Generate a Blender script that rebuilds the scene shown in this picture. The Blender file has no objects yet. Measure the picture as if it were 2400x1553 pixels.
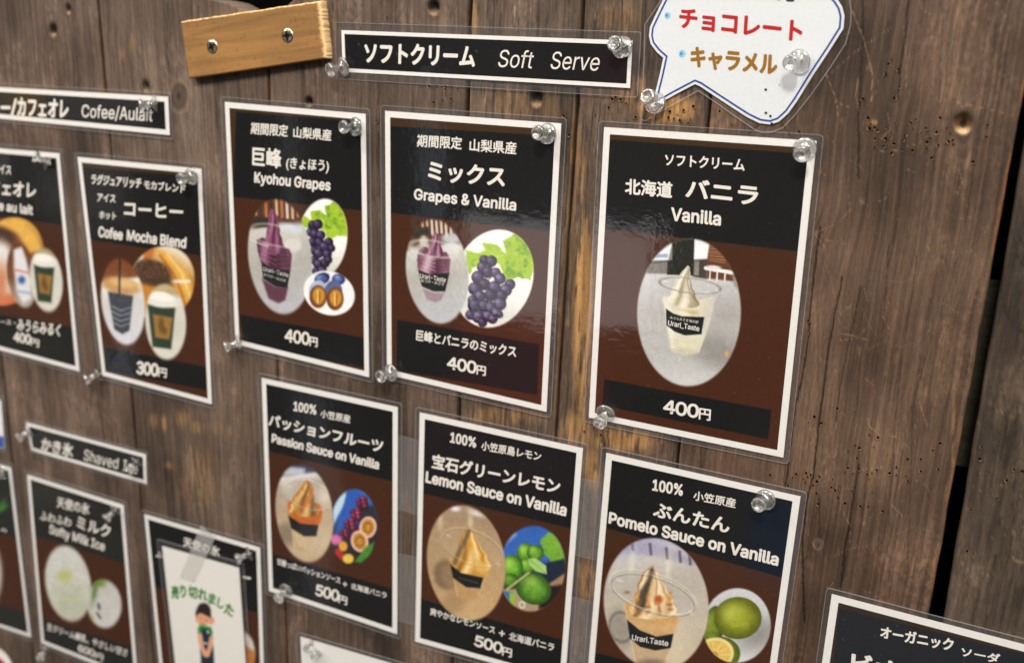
import bpy, math, random
import numpy as np
from mathutils import Vector, Matrix, Quaternion

# ------------------------------------------------------------------ camera
S = bpy.context.scene
COL = S.collection
F_PX, W_PX, H_PX = 2336.56, 2400.0, 1553.0          # lens measured from the cards' perspective
PITCH, YAW, ROLL = 0.296117, 0.451638, 0.0375866
D = 0.454065                                         # camera to wall, metres
Z0 = 1.50                                            # height of the camera above the floor


def rotm(a, b, c):
    ca, sa, cb, sb, cc, sc = math.cos(a), math.sin(a), math.cos(b), math.sin(b), math.cos(c), math.sin(c)
    Rz = np.array([[cc, -sc, 0], [sc, cc, 0], [0, 0, 1]])
    Ry = np.array([[cb, 0, sb], [0, 1, 0], [-sb, 0, cb]])
    Rx = np.array([[1, 0, 0], [0, ca, -sa], [0, sa, ca]])
    return Rz @ Rx @ Ry


RM = rotm(PITCH, YAW, ROLL)
right, down, fwd = RM                                # in (x right, y down, z into the wall)
wv = lambda v: Vector((v[0], v[2], -v[1]))
cd = bpy.data.cameras.new('camera')
cam = bpy.data.objects.new('camera', cd)
COL.objects.link(cam)
S.camera = cam
r_, u_, f_ = wv(right), -wv(down), wv(fwd)
cam.matrix_world = Matrix(((r_.x, u_.x, -f_.x, 0), (r_.y, u_.y, -f_.y, -D), (r_.z, u_.z, -f_.z, Z0), (0, 0, 0, 1)))
cd.sensor_width = 36
cd.lens = F_PX / W_PX * 36
cd.clip_start = 0.01
cd.clip_end = 100
cd.dof.use_dof = True
cd.dof.focus_distance = 0.475
cd.dof.aperture_fstop = 6.4
cd.dof.aperture_blades = 9


def wall(px, py, h=0.0):
    """point on the plane h metres in front of the boards"""
    d = RM.T @ np.array([(px - W_PX / 2) / F_PX, (py - H_PX / 2) / F_PX, 1.0])
    t = (D - h) / d[2]
    return Vector((t * d[0], -h, Z0 - t * d[1]))


def tophoto(X, Z, h=0.0):
    P0, P1, P2 = X, Z0 - Z, D - h
    a = RM[0, 0] * P0 + RM[0, 1] * P1 + RM[0, 2] * P2
    b = RM[1, 0] * P0 + RM[1, 1] * P1 + RM[1, 2] * P2
    c = RM[2, 0] * P0 + RM[2, 1] * P1 + RM[2, 2] * P2
    return W_PX / 2 + F_PX * a / c, H_PX / 2 + F_PX * b / c


# ------------------------------------------------------------------ world (a dim covered market hall) and lamps
world = bpy.data.worlds.new("World")
S.world = world
world.use_nodes = True
S.view_settings.view_transform = 'Standard'
S.view_settings.look = 'None'
S.view_settings.exposure = -0.10
S.view_settings.gamma = 1.0


class NT:
    """small helper to write node trees"""
    def __init__(s, tree):
        s.t = tree
        s.t.nodes.clear()

    def n(s, typ, ins=None, **kw):
        nd = s.t.nodes.new(typ)
        for k, v in kw.items():
            setattr(nd, k, v)
        for k, v in (ins or {}).items():
            sock = nd.inputs[k]
            if hasattr(v, 'is_output') or isinstance(v, bpy.types.NodeSocket):
                s.t.links.new(v, sock)
            else:
                sock.default_value = v
        return nd

    def math(s, op, a, b=0.0, c=0.0, clamp=False):
        nd = s.n('ShaderNodeMath', {0: a, 1: b, 2: c}, operation=op)
        nd.use_clamp = clamp
        return nd.outputs[0]

    def mix(s, fac, a, b, blend='MIX'):
        nd = s.n('ShaderNodeMix', data_type='RGBA', blend_type=blend)
        for k, v in ((0, fac), (6, a), (7, b)):
            if isinstance(v, bpy.types.NodeSocket):
                s.t.links.new(v, nd.inputs[k])
            else:
                nd.inputs[k].default_value = v
        return nd.outputs[2]


HALL = [(1060, 1545, 500, 745, 12, (2.0, 1.85, 1.9)), (962, 1000, 200, 560, 14, (.75, .85, 1.0)), (1050, 1420, 745, 1010, 14, (.42, .10, .12)),
        (1760, 1950, 1080, 1290, 16, (.05, .14, .36)), (15, 95, 100, 420, 10, (1.5, .75, .15)), (95, 330, 60, 640, 25, (.5, .46, .42)), (-300, 15, 330, 640, 30, (.7, .66, .6)),
        (640, 690, 260, 700, 20, (.5, .5, .5)), (1000, 1360, 1010, 1160, 20, (.16, .08, .10)), (280, 330, 760, 1100, 12, (.9, .95, 1.1)), (-400, 200, 900, 1300, 40, (.30, .27, .22)),
        (1360, 1500, 100, 260, 20, (.25, .06, .08)), (730, 800, 900, 1500, 20, (.5, .5, .52))]


def world_nodes():
    w = NT(world.node_tree)
    tc = w.n('ShaderNodeTexCoord').outputs['Generated']
    base = w.n('ShaderNodeTexNoise', {'Vector': tc, 'Scale': 3.2, 'Detail': 3.0})
    f = w.math('MULTIPLY_ADD', base.outputs[0], 3.2, -1.3, clamp=True)
    col = w.mix(f, (0.05, 0.046, 0.044, 1), (0.20, 0.18, 0.17, 1))
    # lit things of the hall that the glossy cards mirror: (left, right, top, bottom of the patch seen from the wall, softness, colour)
    mir = lambda v: (float(v[0]), -float(v[2]), -float(v[1]))
    dot = lambda v: w.n('ShaderNodeVectorMath', {0: tc, 1: mir(v)}, operation='DOT_PRODUCT').outputs['Value']
    dr, dd, df = dot(right), dot(down), w.math('MAXIMUM', dot(fwd), 0.01)
    U = w.math('MULTIPLY_ADD', w.math('DIVIDE', dr, df), F_PX, W_PX / 2)
    V = w.math('MULTIPLY_ADD', w.math('DIVIDE', dd, df), F_PX, H_PX / 2)
    wob = w.n('ShaderNodeTexNoise', {'Vector': tc, 'Scale': 9.0, 'Detail': 3.0}).outputs[0]
    U = w.math('ADD', U, w.math('MULTIPLY_ADD', wob, 90.0, -45.0))
    V2 = w.math('MULTIPLY_ADD', U, -0.12, w.math('ADD', V, 150.0))
    for x0, x1, y0, y1, s, c in HALL:
        a = w.n('ShaderNodeMapRange', {0: U, 1: x0 - s, 2: x0 + s, 3: 0.0, 4: 1.0}).outputs[0]
        e = w.n('ShaderNodeMapRange', {0: U, 1: x1 - s, 2: x1 + s, 3: 1.0, 4: 0.0}).outputs[0]
        g = w.n('ShaderNodeMapRange', {0: V2, 1: y0 - s, 2: y0 + s, 3: 0.0, 4: 1.0}).outputs[0]
        h = w.n('ShaderNodeMapRange', {0: V2, 1: y1 - s, 2: y1 + s, 3: 1.0, 4: 0.0}).outputs[0]
        m = w.math('MULTIPLY', w.math('MULTIPLY', a, e), w.math('MULTIPLY', g, h))
        col = w.mix(m, col, (*c, 1))
    up = w.n('ShaderNodeSeparateXYZ', {0: tc}).outputs[2]
    ceil = w.math('MULTIPLY_ADD', up, 3.5, -1.4, clamp=True)      # the pale lit ceiling overhead
    beams = w.math('GREATER_THAN', w.n('ShaderNodeTexWave', {'Vector': tc, 'Scale': 3.0, 'Distortion': 1.0}).outputs[1], 0.35)
    cc = w.mix(beams, (0.35, 0.32, 0.29, 1), (2.7, 2.55, 2.3, 1))
    col = w.mix(ceil, col, cc)
    bg = w.n('ShaderNodeBackground', {'Color': col, 'Strength': 1.1})
    w.n('ShaderNodeOutputWorld', {'Surface': bg.outputs[0]})


world_nodes()


def lamp(name, loc, target, size, power, col):
    ld = bpy.data.lights.new(name, 'AREA')
    ld.shape = 'DISK'
    ld.size = size
    ld.energy = power
    ld.color = col
    o = bpy.data.objects.new(name, ld)
    COL.objects.link(o)
    o.location = loc
    o.rotation_euler = (Vector(target) - Vector(loc)).to_track_quat('-Z', 'Y').to_euler()
    return o


lamp('ceiling_or_glint_lamp', (0.15, -1.25, Z0 + 1.15), (-0.15, 0, Z0 - 0.1), 0.30, 29, (1.0, 0.94, 0.86))
lamp('ceiling_or_glint_lamp', (-0.95, -1.0, Z0 + 1.0), (-0.35, 0, Z0 - 0.1), 0.16, 12, (1.0, 0.93, 0.84))
lamp('ceiling_or_glint_lamp', (-1.9, -1.1, Z0 + 0.75), (-0.45, 0, Z0 - 0.1), 0.10, 7, (1.0, 0.95, 0.88))  # small extra lamp, added to put glints on the push pins
lamp('ceiling_or_glint_lamp', (1.3, -1.3, Z0 + 0.9), (0.0, 0, Z0 - 0.1), 0.10, 4, (1.0, 0.95, 0.88))  # second added lamp, weak, also only for pin glints

# ------------------------------------------------------------------ helpers
rng = np.random.default_rng(7)


def lin(c):
    c = np.asarray(c, float) / 255.0
    return np.where(c <= 0.04045, c / 12.92, ((c + 0.055) / 1.055) ** 2.4)


def tag(o, label=None, cat=None, group=None, kind=None):
    for k, v in (('label', label), ('category', cat), ('group', group), ('kind', kind)):
        if v:
            o[k] = v
    return o


def empty(name, loc, label, cat, group=None):
    o = bpy.data.objects.new(name, None)
    o.empty_display_size = 0.01
    COL.objects.link(o)
    o.location = loc
    return tag(o, label, cat, group)


def origin(parent):
    while parent is not None and parent.parent is not None:
        parent = parent.parent
    return np.array(parent.location) if parent is not None else np.zeros(3)


def mesh(name, V, Fq, mat, parent=None, colors=None, smooth=False, mats=None, fmat=None):
    """V (n,3) world coords; Fq array (m,4) or list of polygons"""
    me = bpy.data.meshes.new(name)
    V = np.asarray(V, float) - origin(parent)
    if isinstance(Fq, np.ndarray):
        me.vertices.add(len(V))
        me.vertices.foreach_set('co', V.astype(np.float32).ravel())
        n, k = Fq.shape
        me.loops.add(n * k)
        me.loops.foreach_set('vertex_index', Fq.astype(np.int32).ravel())
        me.polygons.add(n)
        me.polygons.foreach_set('loop_start', np.arange(0, n * k, k, dtype=np.int32))
        me.polygons.foreach_set('loop_total', np.full(n, k, dtype=np.int32))
        me.update(calc_edges=True)
    else:
        me.from_pydata([tuple(v) for v in V], [], [tuple(f) for f in Fq])
    for m in (mats or [mat]):
        me.materials.append(m)
    if fmat is not None:
        me.polygons.foreach_set('material_index', np.asarray(fmat, dtype=np.int32))
    if colors is not None:
        at = me.color_attributes.new('Col', 'FLOAT_COLOR', 'POINT')
        c4 = np.ones((len(V), 4), np.float32)
        c4[:, :3] = colors
        at.data.foreach_set('color', c4.ravel())
    if smooth:
        me.polygons.foreach_set('use_smooth', np.ones(len(me.polygons), dtype=bool))
    me.update()
    o = bpy.data.objects.new(name, me)
    COL.objects.link(o)
    if parent is not None:
        o.parent = parent
    return o


def grid_faces(nx, ny):
    i = np.arange(nx - 1)
    j = np.arange(ny - 1)
    I, J = np.meshgrid(i, j)
    a = (J * nx + I).ravel()
    return np.stack([a, a + nx, a + nx + 1, a + 1], 1)


def hash2(ix, iy, seed):
    h = (ix.astype(np.int64) * 374761393 + iy.astype(np.int64) * 668265263 + seed * 974711) & 0xFFFFFFFF
    h = ((h ^ (h >> 13)) * 1274126177) & 0xFFFFFFFF
    h = (h ^ (h >> 16)) & 0xFFFF
    return h / 65535.0


def vnoise(x, y, seed=0):
    ix, iy = np.floor(x), np.floor(y)
    fx, fy = x - ix, y - iy
    fx, fy = fx * fx * (3 - 2 * fx), fy * fy * (3 - 2 * fy)
    ix, iy = ix.astype(np.int64), iy.astype(np.int64)
    a = hash2(ix, iy, seed)
    b = hash2(ix + 1, iy, seed)
    c = hash2(ix, iy + 1, seed)
    d = hash2(ix + 1, iy + 1, seed)
    return (a * (1 - fx) + b * fx) * (1 - fy) + (c * (1 - fx) + d * fx) * fy


def fbm(x, y, seed=0, octv=4):
    s, a, t = 0, 0.5, 0
    for k in range(octv):
        s = s + a * vnoise(x * 2 ** k, y * 2 ** k, seed + 17 * k)
        t += a
        a *= 0.55
    return s / t


def sstep(a, b, x):
    t = np.clip((x - a) / (b - a), 0, 1)
    return t * t * (3 - 2 * t)


# frames: enlarged views of the reference in which positions were measured (offset, scale)
FR = {'a': (0, 0, .33770), 'b': (700, 0, .33770), 'c': (1400, 0, .42212), 'd': (0, 450, .33770), 'e': (500, 450, .33770),
      'g': (1200, 500, .33770), 'h': (0, 960, .38499), 'i': (600, 960, .38499), 'j': (1300, 960, .38499),
      'k': (1800, 500, .68415), 'u': (0, 0, 1.0084), 's': (0, 0, 1.0)}


def fp(fr, x, y):
    ox, oy, k = FR[fr]
    return ox + x * k, oy + y * k


# ------------------------------------------------------------------ materials
def material(name):
    m = bpy.data.materials.new(name)
    m.use_nodes = True
    return m, NT(m.node_tree)


def wood_material():
    m, w = material('weathered_wood')
    at = w.n('ShaderNodeAttribute', attribute_name='Col').outputs['Color']
    pos = w.n('ShaderNodeNewGeometry').outputs['Position']
    st = w.n('ShaderNodeMapping', {'Vector': pos, 'Scale': (1.0, 1.0, 0.035)}).outputs[0]
    g1 = w.n('ShaderNodeTexNoise', {'Vector': st, 'Scale': 900.0, 'Detail': 3.0, 'Roughness': 0.65}).outputs[0]
    st2 = w.n('ShaderNodeMapping', {'Vector': pos, 'Scale': (1.0, 1.0, 0.25)}).outputs[0]
    g2 = w.n('ShaderNodeTexNoise', {'Vector': st2, 'Scale': 1500.0, 'Detail': 2.0, 'Roughness': 0.7}).outputs[0]
    k1 = w.math('MULTIPLY_ADD', g1, 1.05, 0.47)
    k2 = w.math('MULTIPLY_ADD', g2, 0.9, 0.55)
    k = w.math('MULTIPLY', k1, k2)
    kc = w.n('ShaderNodeCombineColor', {0: k, 1: k, 2: k}).outputs[0]
    col = w.mix(1.0, at, kc, 'MULTIPLY')
    b = w.n('ShaderNodeBump', {'Strength': 0.55, 'Distance': 0.0006, 'Height': w.math('ADD', g1, w.math('MULTIPLY', g2, 0.5))})
    ro = w.math('MULTIPLY_ADD', g1, -0.35, 0.80)
    p = w.n('ShaderNodeBsdfPrincipled', {'Base Color': col, 'Roughness': ro, 'Specular IOR Level': 0.35, 'Normal': b.outputs[0]})
    w.n('ShaderNodeOutputMaterial', {'Surface': p.outputs[0]})
    return m


def attr_material(name, rough, spec=0.4, grain=0.10):
    m, w = material(name)
    at = w.n('ShaderNodeAttribute', attribute_name='Col').outputs['Color']
    pos = w.n('ShaderNodeNewGeometry').outputs['Position']
    g = w.n('ShaderNodeTexNoise', {'Vector': pos, 'Scale': 2600.0, 'Detail': 2.0}).outputs[0]
    k = w.math('MULTIPLY_ADD', g, grain * 4, 1 - grain * 2)
    kc = w.n('ShaderNodeCombineColor', {0: k, 1: k, 2: k}).outputs[0]
    col = w.mix(1.0, at, kc, 'MULTIPLY')
    p = w.n('ShaderNodeBsdfPrincipled', {'Base Color': col, 'Roughness': rough, 'Specular IOR Level': spec})
    w.n('ShaderNodeOutputMaterial', {'Surface': p.outputs[0]})
    return m


def plain(name, rgb, rough=0.6, spec=0.4, metal=0.0, noise=0.08, scale=700.0, bump=0.0):
    m, w = material(name)
    pos = w.n('ShaderNodeNewGeometry').outputs['Position']
    g = w.n('ShaderNodeTexNoise', {'Vector': pos, 'Scale': scale, 'Detail': 3.0}).outputs[0]
    k = w.math('MULTIPLY_ADD', g, noise * 4, 1 - noise * 2)
    c = lin(rgb)
    kc = w.n('ShaderNodeCombineColor', {0: w.math('MULTIPLY', k, float(c[0])), 1: w.math('MULTIPLY', k, float(c[1])), 2: w.math('MULTIPLY', k, float(c[2]))}).outputs[0]
    ins = {'Base Color': kc, 'Roughness': rough, 'Specular IOR Level': spec, 'Metallic': metal}
    if bump:
        ins['Normal'] = w.n('ShaderNodeBump', {'Strength': bump, 'Distance': 0.0005, 'Height': g}).outputs[0]
    p = w.n('ShaderNodeBsdfPrincipled', ins)
    w.n('ShaderNodeOutputMaterial', {'Surface': p.outputs[0]})
    return m


def film_material(name, haze, tint, ior, rough, bump, scale):
    """thin clear plastic: mostly see-through, mirror-like at its surface"""
    m, w = material(name)
    pos = w.n('ShaderNodeNewGeometry').outputs['Position']
    n1 = w.n('ShaderNodeTexNoise', {'Vector': pos, 'Scale': scale, 'Detail': 3.0, 'Roughness': 0.6}).outputs[0]
    n2 = w.n('ShaderNodeTexNoise', {'Vector': pos, 'Scale': scale * 0.12, 'Detail': 1.0}).outputs[0]
    hh = w.math('ADD', w.math('MULTIPLY', n1, 0.16), n2)
    bp = w.n('ShaderNodeBump', {'Strength': 1.0, 'Distance': bump, 'Height': hh}).outputs[0]
    inc = w.n('ShaderNodeNewGeometry').outputs['Incoming']
    dt = w.n('ShaderNodeVectorMath', {0: bp, 1: inc}, operation='DOT_PRODUCT').outputs['Value']
    f0 = ((ior - 1) / (ior + 1)) ** 2
    fr = w.math('MULTIPLY_ADD', w.math('POWER', w.math('SUBTRACT', 1.0, w.math('ABSOLUTE', dt), clamp=True), 5.0), 1 - f0, f0, clamp=True)
    tr = w.n('ShaderNodeBsdfTransparent', {'Color': tint}).outputs[0]
    df = w.n('ShaderNodeBsdfDiffuse', {'Color': (0.75, 0.75, 0.76, 1)}).outputs[0]
    gl = w.n('ShaderNodeBsdfGlossy', {'Color': (1, 1, 1, 1), 'Roughness': rough, 'Normal': bp}).outputs[0]
    a = w.n('ShaderNodeMixShader', {0: haze, 1: tr, 2: df}).outputs[0]
    b = w.n('ShaderNodeMixShader', {0: fr, 1: a, 2: gl}).outputs[0]
    w.n('ShaderNodeOutputMaterial', {'Surface': b})
    return m


def pin_material():
    m, w = material('clear_plastic')
    p = w.n('ShaderNodeBsdfPrincipled', {'Base Color': (0.97, 0.97, 0.96, 1), 'Roughness': 0.0, 'IOR': 1.49, 'Transmission Weight': 1.0})
    tr = w.n('ShaderNodeBsdfTransparent', {'Color': (0.97, 0.97, 0.97, 1)})
    o = w.n('ShaderNodeMixShader', {0: 0.80, 1: tr.outputs[0], 2: p.outputs[0]})
    df = w.n('ShaderNodeBsdfTranslucent', {'Color': (0.9, 0.9, 0.88, 1)})
    df2 = w.n('ShaderNodeBsdfDiffuse', {'Color': (0.9, 0.9, 0.88, 1)})
    d = w.n('ShaderNodeMixShader', {0: 0.5, 1: df.outputs[0], 2: df2.outputs[0]})
    o2 = w.n('ShaderNodeMixShader', {0: 0.06, 1: o.outputs[0], 2: d.outputs[0]})
    gl = w.n('ShaderNodeBsdfGlossy', {'Color': (1, 1, 1, 1), 'Roughness': 0.16})      # moulded, slightly satin skin
    o3 = w.n('ShaderNodeMixShader', {0: 0.14, 1: o2.outputs[0], 2: gl.outputs[0]})
    w.n('ShaderNodeOutputMaterial', {'Surface': o3.outputs[0]})
    return m


M_WOOD = wood_material()
M_PRINT = attr_material('printed_ink', 0.8, 0.05, 0.09)
M_PAPER = plain('white_paper', (228, 226, 222), 0.6, 0.3, noise=0.03)
M_LETTER = plain('white_lettering', (226, 222, 214), 0.6, 0.2, noise=0.04)
M_RED = plain('red_lettering', (178, 28, 30), 0.6, 0.2, noise=0.05)
M_OCHRE = plain('ochre_lettering', (146, 102, 14), 0.6, 0.2, noise=0.05)
M_GREEN = plain('green_lettering', (50, 130, 40), 0.6, 0.2)
M_INK = plain('dark_lettering', (52, 54, 60), 0.6, 0.2)
M_FADED = plain('faded_lettering', (168, 164, 158), 0.6, 0.2)
M_FILM = film_material('laminate_film', 0.006, (0.97, 0.97, 0.975, 1), 1.50, 0.035, 0.00019, 260.0)
M_RIM = film_material('laminate_film_edge', 0.22, (0.85, 0.85, 0.88, 1), 1.6, 0.25, 0.0002, 600.0)
M_MARGIN = film_material('laminate_margin', 0.035, (0.84, 0.84, 0.86, 1), 1.5, 0.06, 0.0003, 260.0)
M_TAPE = film_material('adhesive_tape', 0.10, (0.93, 0.93, 0.92, 1), 1.5, 0.12, 0.0004, 500.0)
M_TAPEW = film_material('frosted_tape', 0.30, (0.93, 0.92, 0.90, 1), 1.5, 0.2, 0.0008, 500.0)
M_PIN = pin_material()
M_STEEL = plain('steel', (190, 180, 160), 0.28, 0.5, 1.0, 0.1)
M_DARK = plain('dark_void', (12, 11, 10), 0.95, 0.0)
M_HOLE = plain('pin_hole_dark', (22, 15, 11), 0.95, 0.0)
M_RAW = plain('raw_wood_fibre', (150, 112, 74), 0.8, 0.1, noise=0.25, scale=2500)

# ------------------------------------------------------------------ painter: printed pictures, drawn with soft shapes


class Paint:
    def __init__(s, X, Y, base):
        s.X, s.Y = X, Y
        s.c = np.tile(np.asarray(base, float), (X.size, 1)).reshape(X.shape + (3,))
        s.k = 's'
        s.clip = None
        s.pic = np.zeros(X.shape)

    def fr(s, k):
        s.k = k
        return s

    def P(s, pts):
        return [fp(s.k, *p) for p in pts]

    def put(s, a, col):
        if s.clip is not None:
            a = a * s.clip
        col = np.asarray(col, float)
        s.c = s.c * (1 - a[..., None]) + col * a[..., None]

    def ellmask(s, cx, cy, rx, ry, rot=0, soft=2.0):
        k = FR[s.k][2]
        cx, cy = fp(s.k, cx, cy)
        rx, ry = rx * k, ry * k
        t = math.radians(rot)
        dx, dy = s.X - cx, s.Y - cy
        u = (dx * math.cos(t) + dy * math.sin(t)) / rx
        v = (-dx * math.sin(t) + dy * math.cos(t)) / ry
        r = np.sqrt(u * u + v * v)
        sd = (r - 1) * min(rx, ry)
        return 1 - sstep(-soft, soft, sd), u, v, r

    def ell(s, cx, cy, rx, ry, col, rot=0, soft=2.0, a=1.0):
        s.put(s.ellmask(cx, cy, rx, ry, rot, soft)[0] * a, col)

    def ring(s, cx, cy, rx, ry, w, col, rot=0, soft=1.5, a=1.0):
        _, u, v, r = s.ellmask(cx, cy, rx, ry, rot)
        k = FR[s.k][2]
        sd = np.abs(r - 1) * min(rx, ry) * k
        s.put((1 - sstep(w * k * .5, w * k * .5 + soft, sd)) * a, col)

    def sdpoly(s, pts):
        pts = s.P(pts)
        X, Y = s.X, s.Y
        d = np.full(X.shape, 1e18)
        ins = np.zeros(X.shape, bool)
        n = len(pts)
        for i in range(n):
            x0, y0 = pts[i]
            x1, y1 = pts[(i + 1) % n]
            ex, ey = x1 - x0, y1 - y0
            L = ex * ex + ey * ey + 1e-9
            t = np.clip(((X - x0) * ex + (Y - y0) * ey) / L, 0, 1)
            d = np.minimum(d, (X - x0 - t * ex) ** 2 + (Y - y0 - t * ey) ** 2)
            c = ((y0 > Y) != (y1 > Y))
            with np.errstate(divide='ignore', invalid='ignore'):
                xi = (x1 - x0) * (Y - y0) / (y1 - y0 + 1e-12) + x0
            ins ^= c & (X < xi)
        return np.sqrt(d) * np.where(ins, -1, 1)

    def poly(s, pts, col, soft=1.5, a=1.0, rough=0.0):
        sd = s.sdpoly(pts)
        if rough:
            sd = sd + (fbm(s.X / 6, s.Y / 6, 3) - .5) * rough
        s.put((1 - sstep(-soft, soft, sd)) * a, col)

    def line(s, pts, w, col, soft=1.2, a=1.0):
        pts = s.P(pts)
        k = FR[s.k][2]
        d = np.full(s.X.shape, 1e18)
        for (x0, y0), (x1, y1) in zip(pts[:-1], pts[1:]):
            ex, ey = x1 - x0, y1 - y0
            t = np.clip(((s.X - x0) * ex + (s.Y - y0) * ey) / (ex * ex + ey * ey + 1e-9), 0, 1)
            d = np.minimum(d, (s.X - x0 - t * ex) ** 2 + (s.Y - y0 - t * ey) ** 2)
        s.put((1 - sstep(w * k * .5 - soft * .5, w * k * .5 + soft * .5, np.sqrt(d))) * a, col)

    def ball(s, cx, cy, rx, ry, col, hi, lo, rot=0, hx=-.35, hy=-.4):
        m, u, v, r = s.ellmask(cx, cy, rx, ry, rot, 1.4)
        sh = .82 + .36 * ((cx * 7.3 + cy * 3.1) % 17) / 17
        col, hi, lo = map(lambda q: np.asarray(q, float) * sh, (col, hi, lo))
        bl = (fbm(s.X / (3 + rx * .08), s.Y / (3 + rx * .08), 31, 3) - .5)[..., None] * 46
        col = col + bl
        e = sstep(.35, 1.05, r)[..., None]
        g = np.exp(-((u - hx) ** 2 + (v - hy) ** 2) / .22)[..., None]
        s.put(m, (col * (1 - e) + lo * e) * (1 - g * .6) + hi * g * .6)

    def vgrad(s, cx, cy, rx, ry, stops, rot=0, soft=3.0):
        """an oval picture ground with a vertical gradient; clips what follows"""
        s.clip = None
        m, u, v, r = s.ellmask(cx, cy, rx, ry, rot, soft)
        s.pic = np.maximum(s.pic, m)
        v = (v + 1) / 2
        out = np.zeros(s.X.shape + (3,))
        ps = [q[0] for q in stops]
        for i in range(3):
            out[..., i] = np.interp(v, ps, [q[1][i] for q in stops])
        out = out + (fbm(s.X / 5, s.Y / 5, 9)[..., None] - .5) * 10
        s.put(m, out)
        s.clip = m

    def mott(s, amp, sc=6, seed=0, mask=1.0):
        n = (fbm(s.X / sc, s.Y / sc, seed) - .5) * amp
        m = mask if s.clip is None else mask * s.clip
        s.c = s.c + (n * m)[..., None]


def swirl(p, tip, foot, w0, dark, mid, lite, pw=.85, wt=.12, turns=1.6, ph=0.0, sauce=None, shade=.5):
    """a twisted cone of soft ice cream: ridges wind round it, darker to one side"""
    k = FR[p.k][2]
    x0, y0 = fp(p.k, *tip)
    x1, y1 = fp(p.k, *foot)
    w0 = w0 * k
    ax, ay = x1 - x0, y1 - y0
    L = math.hypot(ax, ay)
    t = ((p.X - x0) * ax + (p.Y - y0) * ay) / L / L
    lat = (-(p.X - x0) * ay + (p.Y - y0) * ax) / L * -1
    tc = np.clip(t, 1e-4, 1.3)
    bend = w0 * .10 * np.sin(tc * 5 + ph)
    w = w0 * (tc ** pw + wt * np.sqrt(np.clip(tc * 6, 0, 1)) * (1 - tc).clip(0)) * (1 + .05 * np.sin(tc * 24 + ph))
    q = (lat - bend) / w
    endq = 1.0 + .22 * np.sqrt(np.clip(1 - q * q, 0, 1))
    m = (1 - sstep(-1.2, 1.2, (np.abs(q) - 1) * w)) * (1 - sstep(-1.2, 1.2, (t - endq) * L)) * sstep(-1.5, .5, t * L)
    a = np.arcsin(np.clip(q, -.99, .99))
    rd = .5 + .5 * np.sin(a * 5.2 + tc * turns * math.tau + ph)
    rd = .65 * rd + .35 * (.5 + .5 * np.sin(a * 9 + tc * turns * 4.2 + ph * 2))
    s = np.clip(rd * .85 - shade * np.clip(q * .6 + .25, -.3, 1) * .7 + .20, 0, 1)[..., None]
    d, mi, li = (np.asarray(v, float) for v in (dark, mid, lite))
    c = np.where(s < .5, d + (mi - d) * s * 2, mi + (li - mi) * (s - .5) * 2)
    if sauce is not None:
        n = fbm(p.X / 7 + a * 2, p.Y / 16, 61, 3) + .25 * (np.sin(a * 4 + tc * 8 + ph))
        mm = (sstep(.52, .66, n) * .85)[..., None]
        c = c * (1 - mm) + np.asarray(sauce, float) * mm * (.7 + .5 * s)
    p.put(m, c)


def cupbody(p, rim, base, tint, edge, inner_a=.8):
    """clear plastic cup: rim ellipse (cx,cy,rx,ry,rot) and base ellipse (cx,cy,rx,ry)"""
    cx, cy, rx, ry, rot = rim
    bx, by, brx, bry = base
    t = math.radians(rot)
    L = (cx - rx * math.cos(t), cy - rx * math.sin(t))
    R = (cx + rx * math.cos(t), cy + rx * math.sin(t))
    dn = [(bx + brx * math.cos(a), by + bry * math.sin(a)) for a in np.linspace(0, math.pi, 9)]
    up = [(cx - rx * math.cos(a) * math.cos(t) - ry * math.sin(a) * math.sin(t) * 1.0, cy - rx * math.cos(a) * math.sin(t) - ry * math.sin(a)) for a in np.linspace(0, math.pi, 9)]
    p.poly(up + dn, tint, 3, inner_a)
    p.line([L, (bx - brx, by)], 9, edge, 6, .45)
    p.line([R, (bx + brx, by)], 9, edge, 6, .45)


def rimline(p, cx, cy, rx, ry, rot, lite=(236, 232, 224), dark=(120, 110, 98), a=.5):
    p.ring(cx, cy, rx, ry, 3, lite, rot, 1.1, a)
    p.ring(cx, cy + ry * .10, rx * .985, ry * .97, 2, dark, rot, 1.1, a * .8)
    t = math.radians(rot)
    for s_, w_ in ((-.8, 16), (.55, 20), (.9, 10)):
        x, y = cx + rx * s_ * math.cos(t), cy + rx * s_ * math.sin(t) + ry * math.sqrt(max(0, 1 - s_ * s_)) * (.9 if s_ > 0 else -.2)
        p.ell(x, y, w_, 5, (248, 244, 236), rot, 3, a)


BROWN = (68, 37, 22)
BROWN2 = (58, 34, 24)
BLACK = (16, 17, 18)


# ------------------------------------------------------------------ text
_tcache = {}
import os
_fp = os.path.join(bpy.utils.resource_path('LOCAL'), 'datafiles', 'fonts', 'Inter.woff2')     # a font that ships inside Blender
try:
    LATIN = bpy.data.fonts.load(_fp) if os.path.exists(_fp) else None
except Exception:
    LATIN = None


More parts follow.
